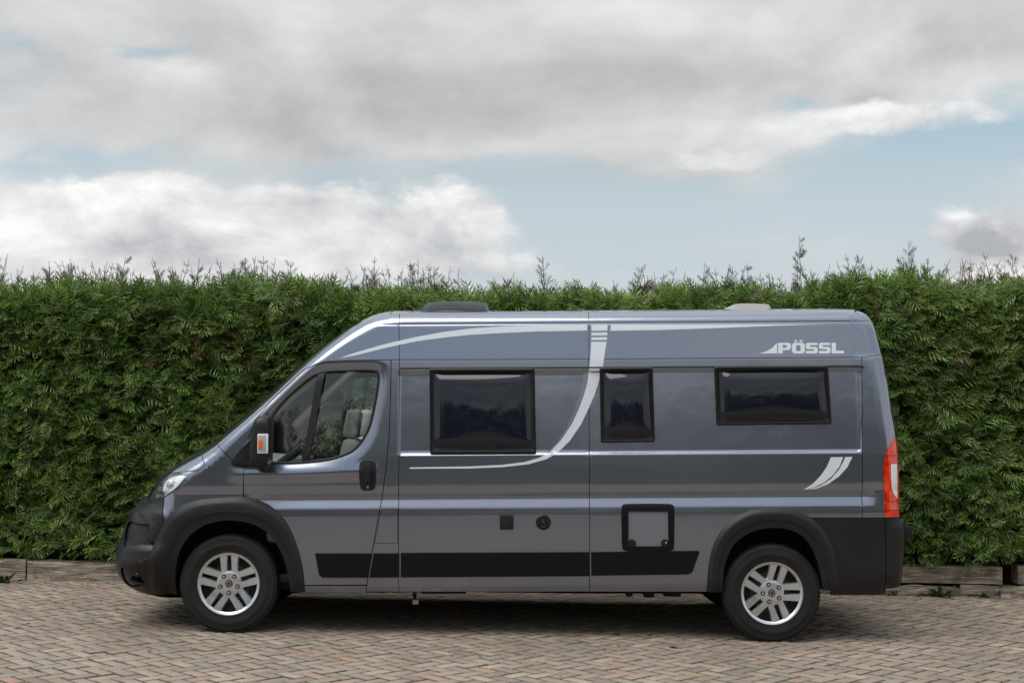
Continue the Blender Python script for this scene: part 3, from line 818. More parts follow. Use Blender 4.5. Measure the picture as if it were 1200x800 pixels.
van = empty('camper_van', (0, YC, gz(0)))
vloc = np.array(van.location)
def place(x, zb, wv, side):
    """body coordinates -> world, relative to the van's origin; side -1 near (towards the drive), +1 far"""
    return np.stack([x, side * wv + 0 * x, zb + K * x], -1) - np.array([0, 0, vloc[2]])
ZC = sorted([zpy(p + q) for p in (533.5, 577, 581.5, 584.5, 594) for q in (-2, -1, 0, 1, 2)] + [zpy(431.5 + q) for q in (-2, -1, 0, 1, 2)] + [zpy(378.5 + q) for q in (-1.5, -.7, 0, .7, 1.5)])
def panel(name, P, material, parent, side=-1, holes=(), gap=.0025, clip=True, off=0.0, lean=0.0, rings=(), flange=.016, gridx=.04, gridz=.022, sub=.015):
    P = densify(offset(P, gap) if gap else P, sub)
    cons = [P] + [densify(np.asarray(h), sub) for h in holes]
    if clip: cons.append(densify(SPOLY, .03))
    pts, edges = [], []
    for c_ in cons:
        k = len(pts); pts += [tuple(p) for p in c_]; edges += [(k + i, k + (i + 1) % len(c_)) for i in range(len(c_))]
    lo, hi = P.min(0), P.max(0)
    xs = np.arange(lo[0] + gridx / 2, hi[0], gridx)
    zs = list(np.arange(lo[1] + gridz / 2, hi[1], gridz)) + [z for z in ZC if lo[1] < z < hi[1]]
    G = np.array([(x, z) for x in xs for z in zs]) if len(xs) and len(zs) else np.zeros((0, 2))
    def ok(Q):
        r = inpoly(Q, P)
        if clip: r &= inpoly(Q, SPOLY)
        for h in holes: r &= ~inpoly(Q, np.asarray(h))
        return r
    for r_ in rings:
        G = np.vstack([G, densify(r_, .012)])
    if len(G):
        G = G[ok(G)]
        d_ = np.full(len(G), 1e9)
        for c_ in cons:
            for k in range(0, len(c_), 1): d_ = np.minimum(d_, np.hypot(G[:, 0] - c_[k, 0], G[:, 1] - c_[k, 1]))
        G = G[d_ > .006]
    allp = [Vector(p) for p in pts] + [Vector(p) for p in G]
    vo, eo, fo, _, _, _ = delaunay_2d_cdt(allp, edges, [], 0, 1e-5)
    A = np.array([tuple(v) for v in vo]); Fs = np.array([f for f in fo])
    Fs = Fs[ok(A[Fs].mean(1))]
    used = np.unique(Fs); remap = -np.ones(len(A), int); remap[used] = np.arange(len(used)); A = A[used]; Fs = remap[Fs]
    x, z = A[:, 0], A[:, 1]; wv = surf(x, z) + off; nm = normals_of(x, z)
    if lean: wv = profile_flat(z) - .042 - lean * (z - z.mean()); nm = np.tile([0, -1, .064 + lean], (len(x), 1)); nm = nm / np.linalg.norm(nm, axis=1, keepdims=True)
    V = place(x, z, wv, side)
    nm = np.stack([nm[:, 0], nm[:, 1] * (-side), nm[:, 2]], 1)
    # orientation outwards
    a, b_, c_ = V[Fs[:, 0]], V[Fs[:, 1]], V[Fs[:, 2]]
    flip = np.cross(b_ - a, c_ - a)[:, 1] * side < 0
    Fs[flip] = Fs[flip][:, ::-1]
    faces = [tuple(f) for f in Fs]
    if flange:
        cnt = {}
        for f in faces:
            for i in range(3):
                e = (f[i], f[(i + 1) % 3]); cnt[e] = cnt.get(e, 0) + 1
        bnd = [e for e in cnt if (e[1], e[0]) not in cnt]
        vn, nn, base_i = [], [], len(V)
        for (i, j) in bnd:
            k = base_i + len(vn); t = V[j] - V[i]; nrm = np.cross(t, [0, side, 0]); nrm /= np.linalg.norm(nrm) + 1e-12
            inn = np.array([0, -side * flange, 0])
            vn += [V[i], V[j], V[j] + inn, V[i] + inn]; nn += [nrm] * 4; faces.append((k + 1, k, k + 3, k + 2))
        if vn: V = np.vstack([V, vn]); nm = np.vstack([nm, nn])
    return mesh_obj(name, V, faces, material, parent, normals=nm)

# ---------------- body panels, both sides
P_FEND = poly([(190, 583), (201, 576.5), (222, 559), (232, 551), (240, 545), (226, 515), (245, 500), (253.8, 521.5), (271, 537), (286, 546.5), (285, 582), (285, 640), (200, 640), (192, 608), (190, 597)])
P_DOOR = poly([(285.5, 546), (287.5, 530), (292, 511), (301, 489), (321, 465.5), (354, 434), (368, 427.5), (381, 424.3), (410, 422.3), (458.3, 421.4), (458.2, 450), (456, 510), (452.5, 550), (448.5, 578),
               (438, 636), (430, 685), (285, 686)])
P_CABF = poly([(250, 516), (253.8, 521.5), (271, 537), (285.8, 546.3), (287.5, 530), (292, 511), (301, 489), (321, 465.5), (354, 434), (368, 427.5), (381, 424.3), (410, 422.3), (458.3, 421.4), (468, 421.2), (468, 340), (380, 340), (230, 470)])
P_BPIL = poly([(458.3, 421.4), (468, 421.2), (467.5, 693), (429, 693), (430, 685), (438, 636), (448.5, 578), (452.5, 550), (456, 510), (458.2, 450)])
P_FUEL = poly([(447, 595.5), (466.3, 595.5), (466.3, 636.5), (438.8, 636.5)])
P_MIDP = poly([(468, 421.2), (690, 420.6), (690.8, 693), (467.5, 693)])
P_REAR = poly([(690, 420.6), (1010, 418.3), (1010.5, 606.5), (905, 606.5), (905, 693), (690.8, 693)])
P_CORN = poly([(1010, 418.3), (1075, 410), (1075, 606.5), (1010.5, 606.5)])
P_HTM = poly([(468, 421.2), (468, 340), (690, 340), (690, 420.6)])
P_HTR = poly([(690, 420.6), (690, 340), (1085, 335), (1075, 410), (1010, 418.3)])
P_SILL = poly([(300, 686.3), (429.5, 685.8), (428.7, 694), (300, 694)])
P_BUMP = poly([(120, 600), (150, 590), (174, 585.5), (189.5, 583.2), (189.6, 597), (192, 608), (200, 640), (205, 700), (120, 705)])
P_RBS = poly([(905, 607.2), (1037, 606.8), (1037, 697), (905, 697)])
P_RBC = poly([(1037.3, 606.8), (1080, 606.8), (1080, 697), (1037.3, 697)])
LAMP = poly([(1051, 512), (1048, 515), (1044, 520), (1040, 526), (1037.4, 532), (1036, 538), (1035.4, 545), (1035.2, 575), (1036, 605.8), (1070, 605.8), (1070, 510)])
HEADL = poly([(168, 588), (176, 570), (183, 561), (194, 555), (209, 553.5), (225, 551.6), (232, 551.5), (222, 560), (210, 570.5), (200, 577), (190, 582.5), (180, 584.5)])
VENT = smooth_closed(poly([(140, 615), (160, 614.5), (174.5, 614.5), (173, 624), (166, 636.5), (150, 640.5), (138, 641)]), 4)
FOGR = smooth_closed(poly([(136, 668), (150, 667), (161, 670), (163.5, 680), (160, 688), (140, 690)]), 4)
P_BONE = poly([(160, 578), (174, 573), (183, 561), (194, 555), (209, 553.4), (225, 551.4), (232, 551), (240, 545), (226, 515), (150, 515)])
for side in (-1, 1):
    panel('bonnet_edge', P_BONE, 'paint', van, side, [HEADL])
    fd = panel('front_door', P_DOOR, 'paint', van, side, [WIN, HOLEF], .0035, rings=[offset(WIN, -q) for q in (.008, .018, .03, .045, .06, .078)])
    panel('front_wing', P_FEND, 'paint', van, side, [HOLEF, HEADL])
    panel('cab_frame', P_CABF, 'paint', van, side, gridx=.02, gridz=.015)
    panel('door_pillar', P_BPIL, 'paint', van, side, [P_FUEL] if side < 0 else [])
    if side < 0: panel('fuel_flap', P_FUEL, 'paint', van, side, gap=.0035)
    panel('side_panel', P_MIDP, 'paint', van, side)
    panel('side_panel', P_REAR, 'paint', van, side, [HOLER])
    panel('rear_corner', P_CORN, 'paint', van, side, [LAMP])
    panel('high_roof_side', P_HTM, 'paint', van, side, gap=.002)
    panel('high_roof_side', P_HTR, 'paint', van, side, gap=.002)
    panel('sill', P_SILL, 'paint', van, side, [HOLEF], gap=.001)
    fb_side = panel('front_bumper_side', P_BUMP, 'plastic', van, side, [HOLEF, VENT, FOGR, HEADL], .002)
    panel('rear_bumper_side', P_RBS, 'plastic', van, side, [HOLER], .002, off=.004)
    panel('rear_bumper_corner', P_RBC, 'plastic', van, side, gap=.002, off=.004)
    # dark shell behind the gaps
    SH = offset(SPOLY, .012)
    panel('inner_shell', poly([(120, 340), (1090, 335), (1090, 690), (120, 694)]), 'shell', van, side, [offset(WIN, -.004), HOLEF, HOLER], 0, off=-.020, flange=0, gridx=.12, gridz=.07, sub=.03)
    if side < 0: NEAR_DOOR = fd
    else: FAR_DOOR = fd
    # wheel-arch flares
    for I, O_, nm in ((FI, FO, 'arch_flare'), (RI, RO, 'arch_flare')):
        prof_ = [(0, -.006), (0.0, .001), (.10, .011), (.20, .020), (.27, .0235), (.45, .024), (.62, .024), (.66, .018), (.85, .016), (1.0, .014), (1.0, -.05), (1.0, -.30)]
        V, k = [], len(prof_)
        for i in range(len(I)):
            for (t, o_) in prof_:
                q = mid(O_[i], I[i], t); V.append((q[0], q[1], o_))
        V = np.array(V); ww = surf(V[:, 0], V[:, 1])
        # keep the inner lip level with its arch rather than diving with the nose
        V3 = place(V[:, 0], V[:, 1], ww + V[:, 2], side)
        f = [(i * k + j, (i + 1) * k + j, (i + 1) * k + j + 1, i * k + j + 1) for i in range(len(I) - 1) for j in range(k - 1)]
        if side > 0: f = [q[::-1] for q in f]
        o = mesh_obj(nm, V3, f, 'plastic', van, smooth=True)
        o.data.set_sharp_from_angle(angle=rad(40))
        # back wall of the wheel housing
        c0 = I.mean(0); yb = (.98 - .34)
        ring = [(p[0], p[1]) for p in I]
        Vb = place(np.array([p[0] for p in ring]), np.array([p[1] for p in ring]), np.full(len(ring), yb), side)
        mesh_obj('wheel_housing', Vb, [tuple(range(len(ring)))], 'underbody', van)

# ---------------- cross strip: bumper, bonnet, windscreen, roof, rear doors
NA, NB_ = 5, 12
Wb = base(SD[:, 0], SD[:, 1])
rows = []
for i in range(len(OD)):
    R_, ry_, bul = OD[i, 2:5]; a0 = math.asin(min(1, 1 - DEL[i] / R_)); row = []
    for k in range(NA + 1):
        ph = a0 + (math.pi / 2 - a0) * k / NA
        p = OD[i, :2] + nin[i] * R_ * (1 - math.sin(ph)); row.append((p[0], p[1], Wb[i] - ry_ * (1 - math.cos(ph))))
    w0 = row[-1][2]
    for k in range(1, NB_ + 1):
        s_ = k / NB_; p = OD[i, :2] - nin[i] * bul * (1 - (1 - s_) ** 2); row.append((p[0], p[1], w0 * (1 - s_)))
    rows.append(row)
rows = np.array(rows); nr, nc = rows.shape[:2]
near = place(rows[..., 0], rows[..., 1], rows[..., 2], -1); far = place(rows[..., 0], rows[..., 1], rows[..., 2], 1)
grid = np.concatenate([near, far[:, -2::-1]], 1); ncg = grid.shape[1]
dU = np.gradient(grid, axis=0); dV = np.gradient(grid, axis=1); gn = np.cross(dU, dV); gn /= np.linalg.norm(gn, axis=2, keepdims=True) + 1e-12
if gn[nr // 2, ncg // 2, 2] < 0: gn = -gn
def strip_part(name, material, i0, i1, cols, parent=van, off=0.0):
    vs, fs, ns = [], [], []
    for (c0, c1) in cols:
        k = len(vs); m_ = c1 - c0 + 1
        for i in range(i0, i1 + 1):
            for c_ in range(c0, c1 + 1): vs.append(grid[i, c_] + gn[i, c_] * off); ns.append(gn[i, c_])
        for i in range(i1 - i0):
            for c_ in range(m_ - 1): fs.append((k + i * m_ + c_, k + (i + 1) * m_ + c_, k + (i + 1) * m_ + c_ + 1, k + i * m_ + c_ + 1))
    if np.cross(np.array(vs[fs[0][1]]) - vs[fs[0][0]], np.array(vs[fs[0][2]]) - vs[fs[0][0]]) @ ns[fs[0][0]] < 0: fs = [f[::-1] for f in fs]
    return mesh_obj(name, vs, fs, material, parent, normals=ns)
def oi(k): return k * 5                          # index of outline point k in the dense outline
ib, ih, iw, ir, id_, ie = 0, oi(10), oi(17), oi(24), oi(33), oi(41)
full = [(0, ncg - 1)]
strip_part('front_bumper', 'plastic', ib, ih, full)
strip_part('bonnet', 'paint', ih, iw, full)
g = 7; strip_part('windscreen_pillar', 'paint', iw, ir, [(0, g)]); strip_part('windscreen_pillar', 'paint', iw, ir, [(ncg - 1 - g, ncg - 1)])
strip_part('windscreen', 'cab_glass', iw, ir, [(g, ncg - 1 - g)])
strip_part('roof', 'paint', ir, id_, full)
cm = ncg // 2
strip_part('rear_door', 'paint', id_, ie, [(0, cm)]); strip_part('rear_door', 'paint', id_, ie, [(cm, ncg - 1)])
strip_part('rear_bumper', 'plastic', ie, len(OD) - 1, full, off=.003)
strip_part('front_grille', 'plastic_gloss', oi(6), oi(8), [(11, ncg - 12)], off=.006)
# rear door glass panes, number-plate-free rear
for a, b_ in ((NA + 3, cm - 2), (cm + 2, ncg - 4 - NA)): strip_part('rear_window', 'acrylic', oi(35), oi(38), [(a, b_)], off=.008)

# underbody
zs_ = zpy(690)
bm = bmesh.new()
for (x0, x1, hw) in ((-2.72, -2.56, .70), (-2.56, -1.58, .60), (-1.58, 1.48, .97), (1.48, 2.34, .60), (2.34, 2.86, .93)):
    rbox(((x0 + x1) / 2, 0, zs_ + .10 - vloc[2] + K * (x0 + x1) / 2), (x1 - x0 - .002, 2 * hw, .17), 0, None, bm)
bm_obj('underbody', bm, 'underbody', van)
def vp(px, py, Y): return at(px, py, Y) - vloc
# bits hanging below the sill
p = vp(486, 696, .28); q = vp(486, 703, .24)
bm = tube([p + [0, 0, .10], p, q], [.016, .016, .012], 8); bm_obj('jack_bracket', bm, 'dark_metal', van)
bm = rbox(vp(487, 704.5, .22), (.045, .05, .035), .008); bm_obj('drain_tap', bm, 'trim_grey', van)
bm = rbox(vp(520, 691, .3), (.34, .06, .05), .01); bm_obj('step_rail', bm, 'underbody', van)
for (a, b_, c_) in ((737, 693, .04), (760, 694, .06), (787, 693, .10)):
    bm = rbox(vp(a, b_, .35), (c_ * 1.3, .12, .06), .012); bm_obj('tank_fitting', bm, 'underbody', van)
bm = tube([vp(330, 690, 1.2), vp(520, 688, 1.3), vp(700, 690, 1.3), vp(850, 690, 1.3)], .035, 10); bm_obj('exhaust', bm, 'dark_metal', van)

# ---------------- wheels
R_W = .5 * ((at(267, 683.5, .05)[2] - gz(at(267, 683.5, .05)[0])) + (at(905.4, 694, .05)[2] - gz(at(905.4, 694, .05)[0]))) + .004
RR = 36.3 / 158.0
def make_wheel(spin):
    root = empty('wheel')
    # tyre: sidewall bulge, shoulder, tread with grooves (axis = y, outer face at y = -.112)
    R = R_W; prof = [(RR - .012, -.085), (RR - .004, -.098), (RR + .004, -.104), (RR + .012, -.103), (RR + .03, -.110), (RR + .06, -.114), (RR + .062, -.1125), (R - .055, -.112), (R - .028, -.104), (R - .024, -.1045), (R - .012, -.096),
            (R - .004, -.084), (R, -.07), (R, -.052), (R - .008, -.050), (R - .008, -.042), (R, -.040), (R, -.006), (R - .008, -.004), (R - .008, .004), (R, .006), (R, .040), (R - .008, .042), (R - .008, .050), (R, .052), (R, .07), (R - .01, .095),
            (R - .05, .112), (RR + .03, .108), (RR - .01, .09)]
    bm = lathe_y(prof, 72); ty = bm_obj('tyre', bm, 'rubber', root, True, 35)
    # shoulder tread blocks
    bm = bmesh.new()
    for k in range(84):
        a = 2 * math.pi * k / 84; rot = Matrix.Rotation(-a, 3, 'Y')
        rbox(rot @ Vector((R - .0085, -.078, 0)), (.016, .036, .017), 0, rot, bm)
    bm_obj('tread_blocks', bm, 'rubber', ty)
    bm = lathe_y([(RR - .012, .06), (RR - .014, -.05), (RR - .020, -.075), (RR - .022, -.088), (RR - .012, -.098), (RR - .001, -.101), (RR + .001, -.094), (RR + .001, -.08)], 64)
    bm_obj('rim', bm, 'alloy', root, True, 40)
    bm = lathe_y([(.001, -.02), (RR - .014, -.02)], 40); bm_obj('brake_disc', bm, 'underbody', root)
    bm = lathe_y([(.045, -.025), (.15, -.03), (.15, -.02)], 40); bm_obj('brake_rotor', bm, 'dark_metal', root)
    bm = lathe_y([(.001, -.082), (.024, -.083), (.030, -.082), (.05, -.082), (.080, -.0815), (.092, -.077), (.096, -.060), (.096, -.03)], 48)
    bm_obj('hub', bm, 'alloy', root, True, 40)
    for k in range(5):
        a = spin + k * 2 * math.pi / 5
        for s in (-1, 1):
            bm = bmesh.new(); o0 = s * .0375; hw0, hw1 = .0255, .0300
            r0, r1 = .060, RR - .016
            pts = []
            for r_, hw, y in ((r0, hw0, -.077), (r0 + .05, hw0, -.080), (r1 - .03, hw1, -.089), (r1, hw1 + .001, -.092)):
                oo = o0 * (1 + .12 * (r_ - r0) / (r1 - r0))
                pts.append([(r_, oo - hw, y + .012), (r_, oo - hw + .006, y), (r_, oo + hw - .006, y), (r_, oo + hw, y + .012), (r_, oo + hw, y + .04), (r_, oo - hw, y + .04)])
            vs = [[bm.verts.new((p[0] * math.cos(a) - p[1] * math.sin(a), p[2], p[0] * math.sin(a) + p[1] * math.cos(a))) for p in ring] for ring in pts]
            for A, B in zip(vs, vs[1:]):
                for j in range(6): bm.faces.new((A[j], A[(j + 1) % 6], B[(j + 1) % 6], B[j]))
            bm.faces.new(vs[0]); bm.faces.new(vs[-1][::-1])
            bm_obj('spoke', bm, 'alloy', root)
        b2 = a + math.pi / 5; c0 = Vector((.066 * math.cos(b2), 0, .066 * math.sin(b2)))
        bm = bmesh.new(); lathe_y([(.001, -.088), (.0085, -.088), (.0095, -.080)], 12, bm)
        bmesh.ops.translate(bm, verts=bm.verts, vec=c0); bm_obj('wheel_bolt', bm, 'chrome', root)
        bm = bmesh.new(); lathe_y([(.0085, -.0835), (.016, -.0850), (.018, -.080)], 16, bm)
        bmesh.ops.translate(bm, verts=bm.verts, vec=c0); bm_obj('bolt_recess', bm, 'seal', root)
    bm = lathe_y([(.001, -.0885), (.023, -.088), (.027, -.0865), (.027, -.080)], 24); bm_obj('hub_cap', bm, 'dark_metal', root, True, 40)
    # round badge on the cap
    bm = bmesh.new(); lathe_y([(.0135, -.0895), (.0170, -.0895), (.0170, -.085)], 24, bm); bm_obj('badge_ring', bm, 'chrome', root)
    return root
def copy_wheel(src):
    c_ = src.copy(); COL.objects.link(c_)
    for ch in src.children:
        d = ch.copy(); COL.objects.link(d); d.parent = c_
        for g_ in ch.children:
            e = g_.copy(); COL.objects.link(e); e.parent = d
    return c_
wf, wr = make_wheel(rad(90)), make_wheel(rad(74))
for wh, px in ((wf, 267), (wr, 905.4)):
    x = (px - 600) / (F / (.02 - CAM[1])) * 1.0
    c0 = at(px, 690, .02); x = c0[0]
    wh.parent = van; wh.location = (x, .14 - YC, gz(x) + R_W - .006 - vloc[2])
    cpy = copy_wheel(wh); cpy.parent = van; cpy.location = (x, YC - .14, gz(x) + R_W - .006 - vloc[2]); cpy.rotation_euler = (0, 0, math.pi)
bm = tube([(wr.location.x, -.8, wr.location.z), (wr.location.x, .8, wr.location.z)], .045, 10); bm_obj('rear_axle', bm, 'underbody', van)
bm = tube([(wf.location.x, -.8, wf.location.z), (wf.location.x, .8, wf.location.z)], .045, 10); bm_obj('front_axle', bm, 'underbody', van)

# ---------------- lower mouldings
def slab(name, pts, material, parent, lift=.012, side=-1):
    """raised strip on the side: front face, chamfer and edges"""
    P = poly(pts); A = densify(P, .03); B = densify(offset(P, .005), .03); n_ = len(A)
    B = resample(np.vstack([offset(P, .005), offset(P, .005)[:1]]), 400)
    o = panel(name, P, material, parent, side, gap=.0, off=lift, flange=lift + .012)
    return o
for side in (-1, 1):
    dr = NEAR_DOOR if side < 0 else FAR_DOOR
    slab('door_moulding', [(369.5, 648), (436.2, 648), (431.5, 676.3), (378, 676.3), (374, 673)], 'moulding', dr, side=side)
    slab('side_moulding', [(437.8, 648), (468, 648), (468, 676), (433, 676.3)], 'moulding', van, side=side)
    slab('side_moulding', [(469.8, 647.5), (690.4, 646.5), (690.6, 674.5), (469.6, 676)], 'moulding', van, side=side)
    slab('side_moulding', [(692.6, 646.5), (818, 645), (819.5, 646.5), (811, 670), (806, 672.5), (692.8, 674)], 'moulding', van, side=side)

# ---------------- door glass, seal, divider
def ribbon(name, L0, L1, material, parent, side, o0, o1, closed=True, extra=None):
    n_ = len(L0); V = []; prof_ = [(0, o0), (.25, o1), (.8, o1), (1, o0 - .012)] if extra is None else extra; k = len(prof_)
    for i in range(n_):
        for t, o_ in prof_: q = mid(L0[i], L1[i], t); V.append((q[0], q[1], o_))
    V = np.array(V); V3 = place(V[:, 0], V[:, 1], surf(V[:, 0], V[:, 1]) + V[:, 2], side)
    rng_ = range(n_ if closed else n_ - 1)
    f = [(i * k + j, ((i + 1) % n_) * k + j, ((i + 1) % n_) * k + j + 1, i * k + j + 1) for i in rng_ for j in range(k - 1)]
    return mesh_obj(name, V3, f, material, parent, smooth=True)
GL = offset(WIN, .018)
for side in (-1, 1):
    dr = NEAR_DOOR if side < 0 else FAR_DOOR
    ribbon('window_seal', offset(WIN, -.001), GL, 'seal', dr, side, .001, .003)
    panel('door_glass', offset(WIN, .012), 'cab_glass', dr, side, gap=0, clip=False, off=-.010, flange=0, lean=.034)
    slab_pts = poly([(372.5, 437), (380.5, 436), (361, 541.5), (353.5, 541.5)])
    panel('window_divider', slab_pts, 'seal', dr, side, gap=0, clip=False, off=.002, flange=.02)
# handle
HANDLE = smooth_closed(poly([(423, 541), (431, 539.5), (439, 541), (441, 549), (440.5, 565), (438.5, 573), (431, 574.5), (424, 573.5), (421.5, 565), (421, 549)]), 4)
hd = panel('door_handle', HANDLE, 'plastic', NEAR_DOOR, -1, gap=0, off=.006, flange=.012)
c0 = sxz(431, 554); pc = place(np.array([c0[0]]), np.array([c0[1]]), surf(np.array([c0[0]]), np.array([c0[1]])) + .03, -1)[0]
bm = rbox(pc, (.058, .02, .15), .012); bm_obj('handle_grip', bm, 'plastic', hd, True, 50)
c0 = sxz(431, 570.3); pc = place(np.array([c0[0]]), np.array([c0[1]]), surf(np.array([c0[0]]), np.array([c0[1]])) + .008, -1)[0]
bm = lathe_y([(.001, -.004), (.010, -.004), (.012, 0)], 16); bmesh.ops.translate(bm, verts=bm.verts, vec=pc); bm_obj('lock', bm, 'chrome', hd)

# ---------------- camper windows
def camper_window(pts, name='side_window'):
    """pts: four outer corners in pixels, clockwise from top left"""
    root = empty(name); root.parent = van
    Q = poly(pts)
    def uv(u, v): return (Q[0] * (1 - u) + Q[1] * u) * (1 - v) + (Q[3] * (1 - u) + Q[2] * u) * v
    wid, hei = np.linalg.norm(Q[1] - Q[0]), np.linalg.norm(Q[3] - Q[0])
    def rr(inset, r, n=6):
        out = []
        for cx, cz, a0 in ((wid - inset - r, inset + r, -90), (wid - inset - r, hei - inset - r, 0), (inset + r, hei - inset - r, 90), (inset + r, inset + r, 180)):
            for k in range(n + 1):
                a = rad(a0 + 90 * k / n); out.append((cx + r * math.cos(a), cz + r * math.sin(a)))
        return np.array([uv(a / wid, b_ / hei) for a, b_ in out])
    A, B, C_, D_ = rr(0, .016), rr(.020, .012), rr(.022, .012), rr(.046, .010)
    ribbon('frame', A, B, 'plastic_gloss', root, -1, 0, .02, extra=[(0, -.004), (.02, .014), (.25, .020), (.7, .021), (1, .017)])
    ribbon('frame_trim', C_, D_, 'plastic', root, -1, 0, .02, extra=[(0, .015), (.1, .021), (.3, .022), (.45, .016), (1, .014)])
    # domed acrylic pane: flat sheet with blown edges
    nu, nv = 40, 32; ins = .030
    us = np.linspace(ins / wid, 1 - ins / wid, nu + 1); vs_ = np.linspace((ins + .012) / hei, 1 - ins / hei, nv + 1)
    XY = np.array([[uv(u, v) for u in us] for v in vs_]).reshape(-1, 2)
    U, Vv = np.meshgrid(us, vs_); U, Vv = U.ravel(), Vv.ravel()
    du = np.minimum(U - us[0], us[-1] - U) * wid; dv = np.minimum(Vv - vs_[0], vs_[-1] - Vv) * hei
    e = .075
    bl = (1 - np.clip(1 - du / e, 0, 1) ** 2.2) * (1 - np.clip(1 - dv / e, 0, 1) ** 2.2)
    cu, cv_ = (U - .5) * 2, (Vv - .5) * 2
    off_ = .014 + .024 * bl + .030 * (1 - cu ** 2) * (1 - cv_ ** 2)
    flat = profile_flat(XY[:, 1]) - .014
    V3 = place(XY[:, 0], XY[:, 1], flat + off_, -1)
    f = [(j * (nu + 1) + i, j * (nu + 1) + i + 1, (j + 1) * (nu + 1) + i + 1, (j + 1) * (nu + 1) + i) for j in range(nv) for i in range(nu)]
    mesh_obj('pane', V3, np.array(f), 'acrylic', root, smooth=True)
    # hinge rail
    t0, t1 = uv(.03, .018), uv(.97, .018)
    L = [place(np.array([q[0]]), np.array([q[1]]), profile_flat(np.array([q[1]])) - .014 + .028, -1)[0] for q in (t0, t1)]
    bm = tube(L, .012, 8); bm_obj('hinge_rail', bm, 'dark_metal', root, True, 50)
    return root
camper_window([(503.3, 431.5), (626.5, 431.2), (628.5, 530.5), (503.8, 531)])
camper_window([(702.5, 430.5), (764.8, 430), (767.8, 517.5), (704.3, 518.5)])
camper_window([(837.2, 429.3), (970, 428.6), (975, 496.5), (840, 498)])

# ---------------- decals (vinyl)
def decal(pts, material='decal_white', name='vinyl_stripe', off=.0018, holes=(), sm=0):
    P = poly(pts)
    if sm: P = smooth_closed(P, sm)
    return panel(name, P, material, van, -1, [poly(h) for h in holes], gap=0, off=off, flange=0, gridx=.05, gridz=.03, sub=.012)
decal([(397, 419.8), (415, 413.5), (432, 408.5), (450, 403.3), (467.5, 399.2), (490, 394.2), (520, 388.8), (550, 385), (590, 382.2), (630, 381.2), (660, 381), (688.2, 380.8), (688.2, 387.2), (660, 387.8), (630, 388.3), (590, 390),
       (550, 392.3), (520, 395.5), (490, 399.5), (467.5, 404), (450, 408), (432, 412.5), (415, 416.5)])
decal([(715.7, 380.6), (800, 380.3), (900, 379.9), (970, 379.8), (900, 382), (830, 384.8), (770, 386.7), (715.2, 387.6)])
decal([(693, 380.8), (712, 380.7), (711.8, 387.4), (693, 387.6)])
decal([(693, 389.6), (711.7, 389.4), (711.6, 392.9), (693, 393.1)])
decal([(693, 395.1), (711.4, 394.9), (711.2, 398.2), (692.9, 398.4)])
R_EDGE = [(710.8, 400.2), (708.5, 415), (706.5, 430), (702, 446), (697, 462), (690, 478), (681, 497), (668, 516), (655, 529), (641, 537.5), (620, 543.5), (590, 547), (550, 548.6), (480, 549)]
L_EDGE = [(480, 547.3), (550, 546.2), (590, 544.2), (615, 541), (632, 536), (645, 529), (658, 515), (670, 497), (678, 480), (684, 464), (688.5, 448), (690.5, 430), (692, 415), (692.8, 400.4)]
decal(R_EDGE + L_EDGE)
decal([(690.4, 431.5), (688.3, 448), (683.8, 464), (677.8, 480), (669.8, 497), (657.8, 515), (645, 528.5), (640, 531), (652, 519), (664, 501), (673, 480), (679, 464), (682.5, 448), (684.5, 432)], 'decal_grey', 'vinyl_grey_band', .0012)  # lighter grey companion band beside the white stripe
decal([(973.5, 535.5), (988, 535.2), (984, 546), (976, 556.5), (965, 565.5), (951, 572.2), (942, 573.4), (953, 566), (962, 556.5), (969, 546.5)], 'decal_white', 'rear_swoosh')
decal([(990.5, 535.2), (998.8, 535), (993, 547), (983, 558), (970, 567), (957, 572.2), (949, 573.6), (962, 568.5), (974, 560.5), (983, 550), (988, 541)], 'decal_white', 'rear_swoosh')
decal([(469, 430.6), (700, 429.6), (1000, 427.9), (1011, 428.2), (1013.5, 431), (1011, 431), (1008, 430.2), (1000, 430), (700, 431.4), (469, 432.4)], 'seal', 'recess_shadow_line', .0026)  # black strip standing for the shadow line along the top of the recess
# lettering
def glyph(outer, holes, x0, x1, wcell, y0=414.0, y1=401.5, name='letter'):
    f = lambda p: (x0 + (x1 - x0) * p[0] / wcell, y0 + (y1 - y0) * p[1] / 10)
    decal([f(p) for p in outer], 'decal_white', name, holes=[[f(p) for p in h] for h in holes], off=.002)
SG = [(0, 0), (8, 0), (9.4, 1.3), (9.4, 5.0), (8.2, 6.2), (3.2, 6.2), (3.2, 7.7), (9.2, 7.7), (9.2, 10), (1.3, 10), (0, 8.7), (0, 5.2), (1.2, 4.0), (6.3, 4.0), (6.3, 2.4), (0, 2.4)]
glyph([(0, 0), (3.2, 0), (3.2, 3.1), (7.4, 3.1), (9, 4.6), (9, 8.6), (7.5, 10), (0, 10)], [[(3.2, 5.3), (5.9, 5.3), (5.9, 7.8), (3.2, 7.8)]], 911.8, 926.8, 9)
glyph([(1.5, 0), (8.1, 0), (9.6, 1.5), (9.6, 8.5), (8.1, 10), (1.5, 10), (0, 8.5), (0, 1.5)], [[(3.2, 2.3), (6.4, 2.3), (6.4, 7.7), (3.2, 7.7)]], 928, 943, 9.6)
glyph([(1.7, 10.8), (4.0, 10.8), (4.0, 12.4), (1.7, 12.4)], [], 928, 943, 9.6)
glyph([(5.6, 10.8), (7.9, 10.8), (7.9, 12.4), (5.6, 12.4)], [], 928, 943, 9.6)
glyph(SG, [], 944.2, 958.2, 9.4); glyph(SG, [], 959.5, 973.2, 9.4)
glyph([(0, 0), (8.6, 0), (8.6, 2.5), (3.0, 2.5), (3.0, 10), (0, 10)], [], 974.5, 989, 8.6)
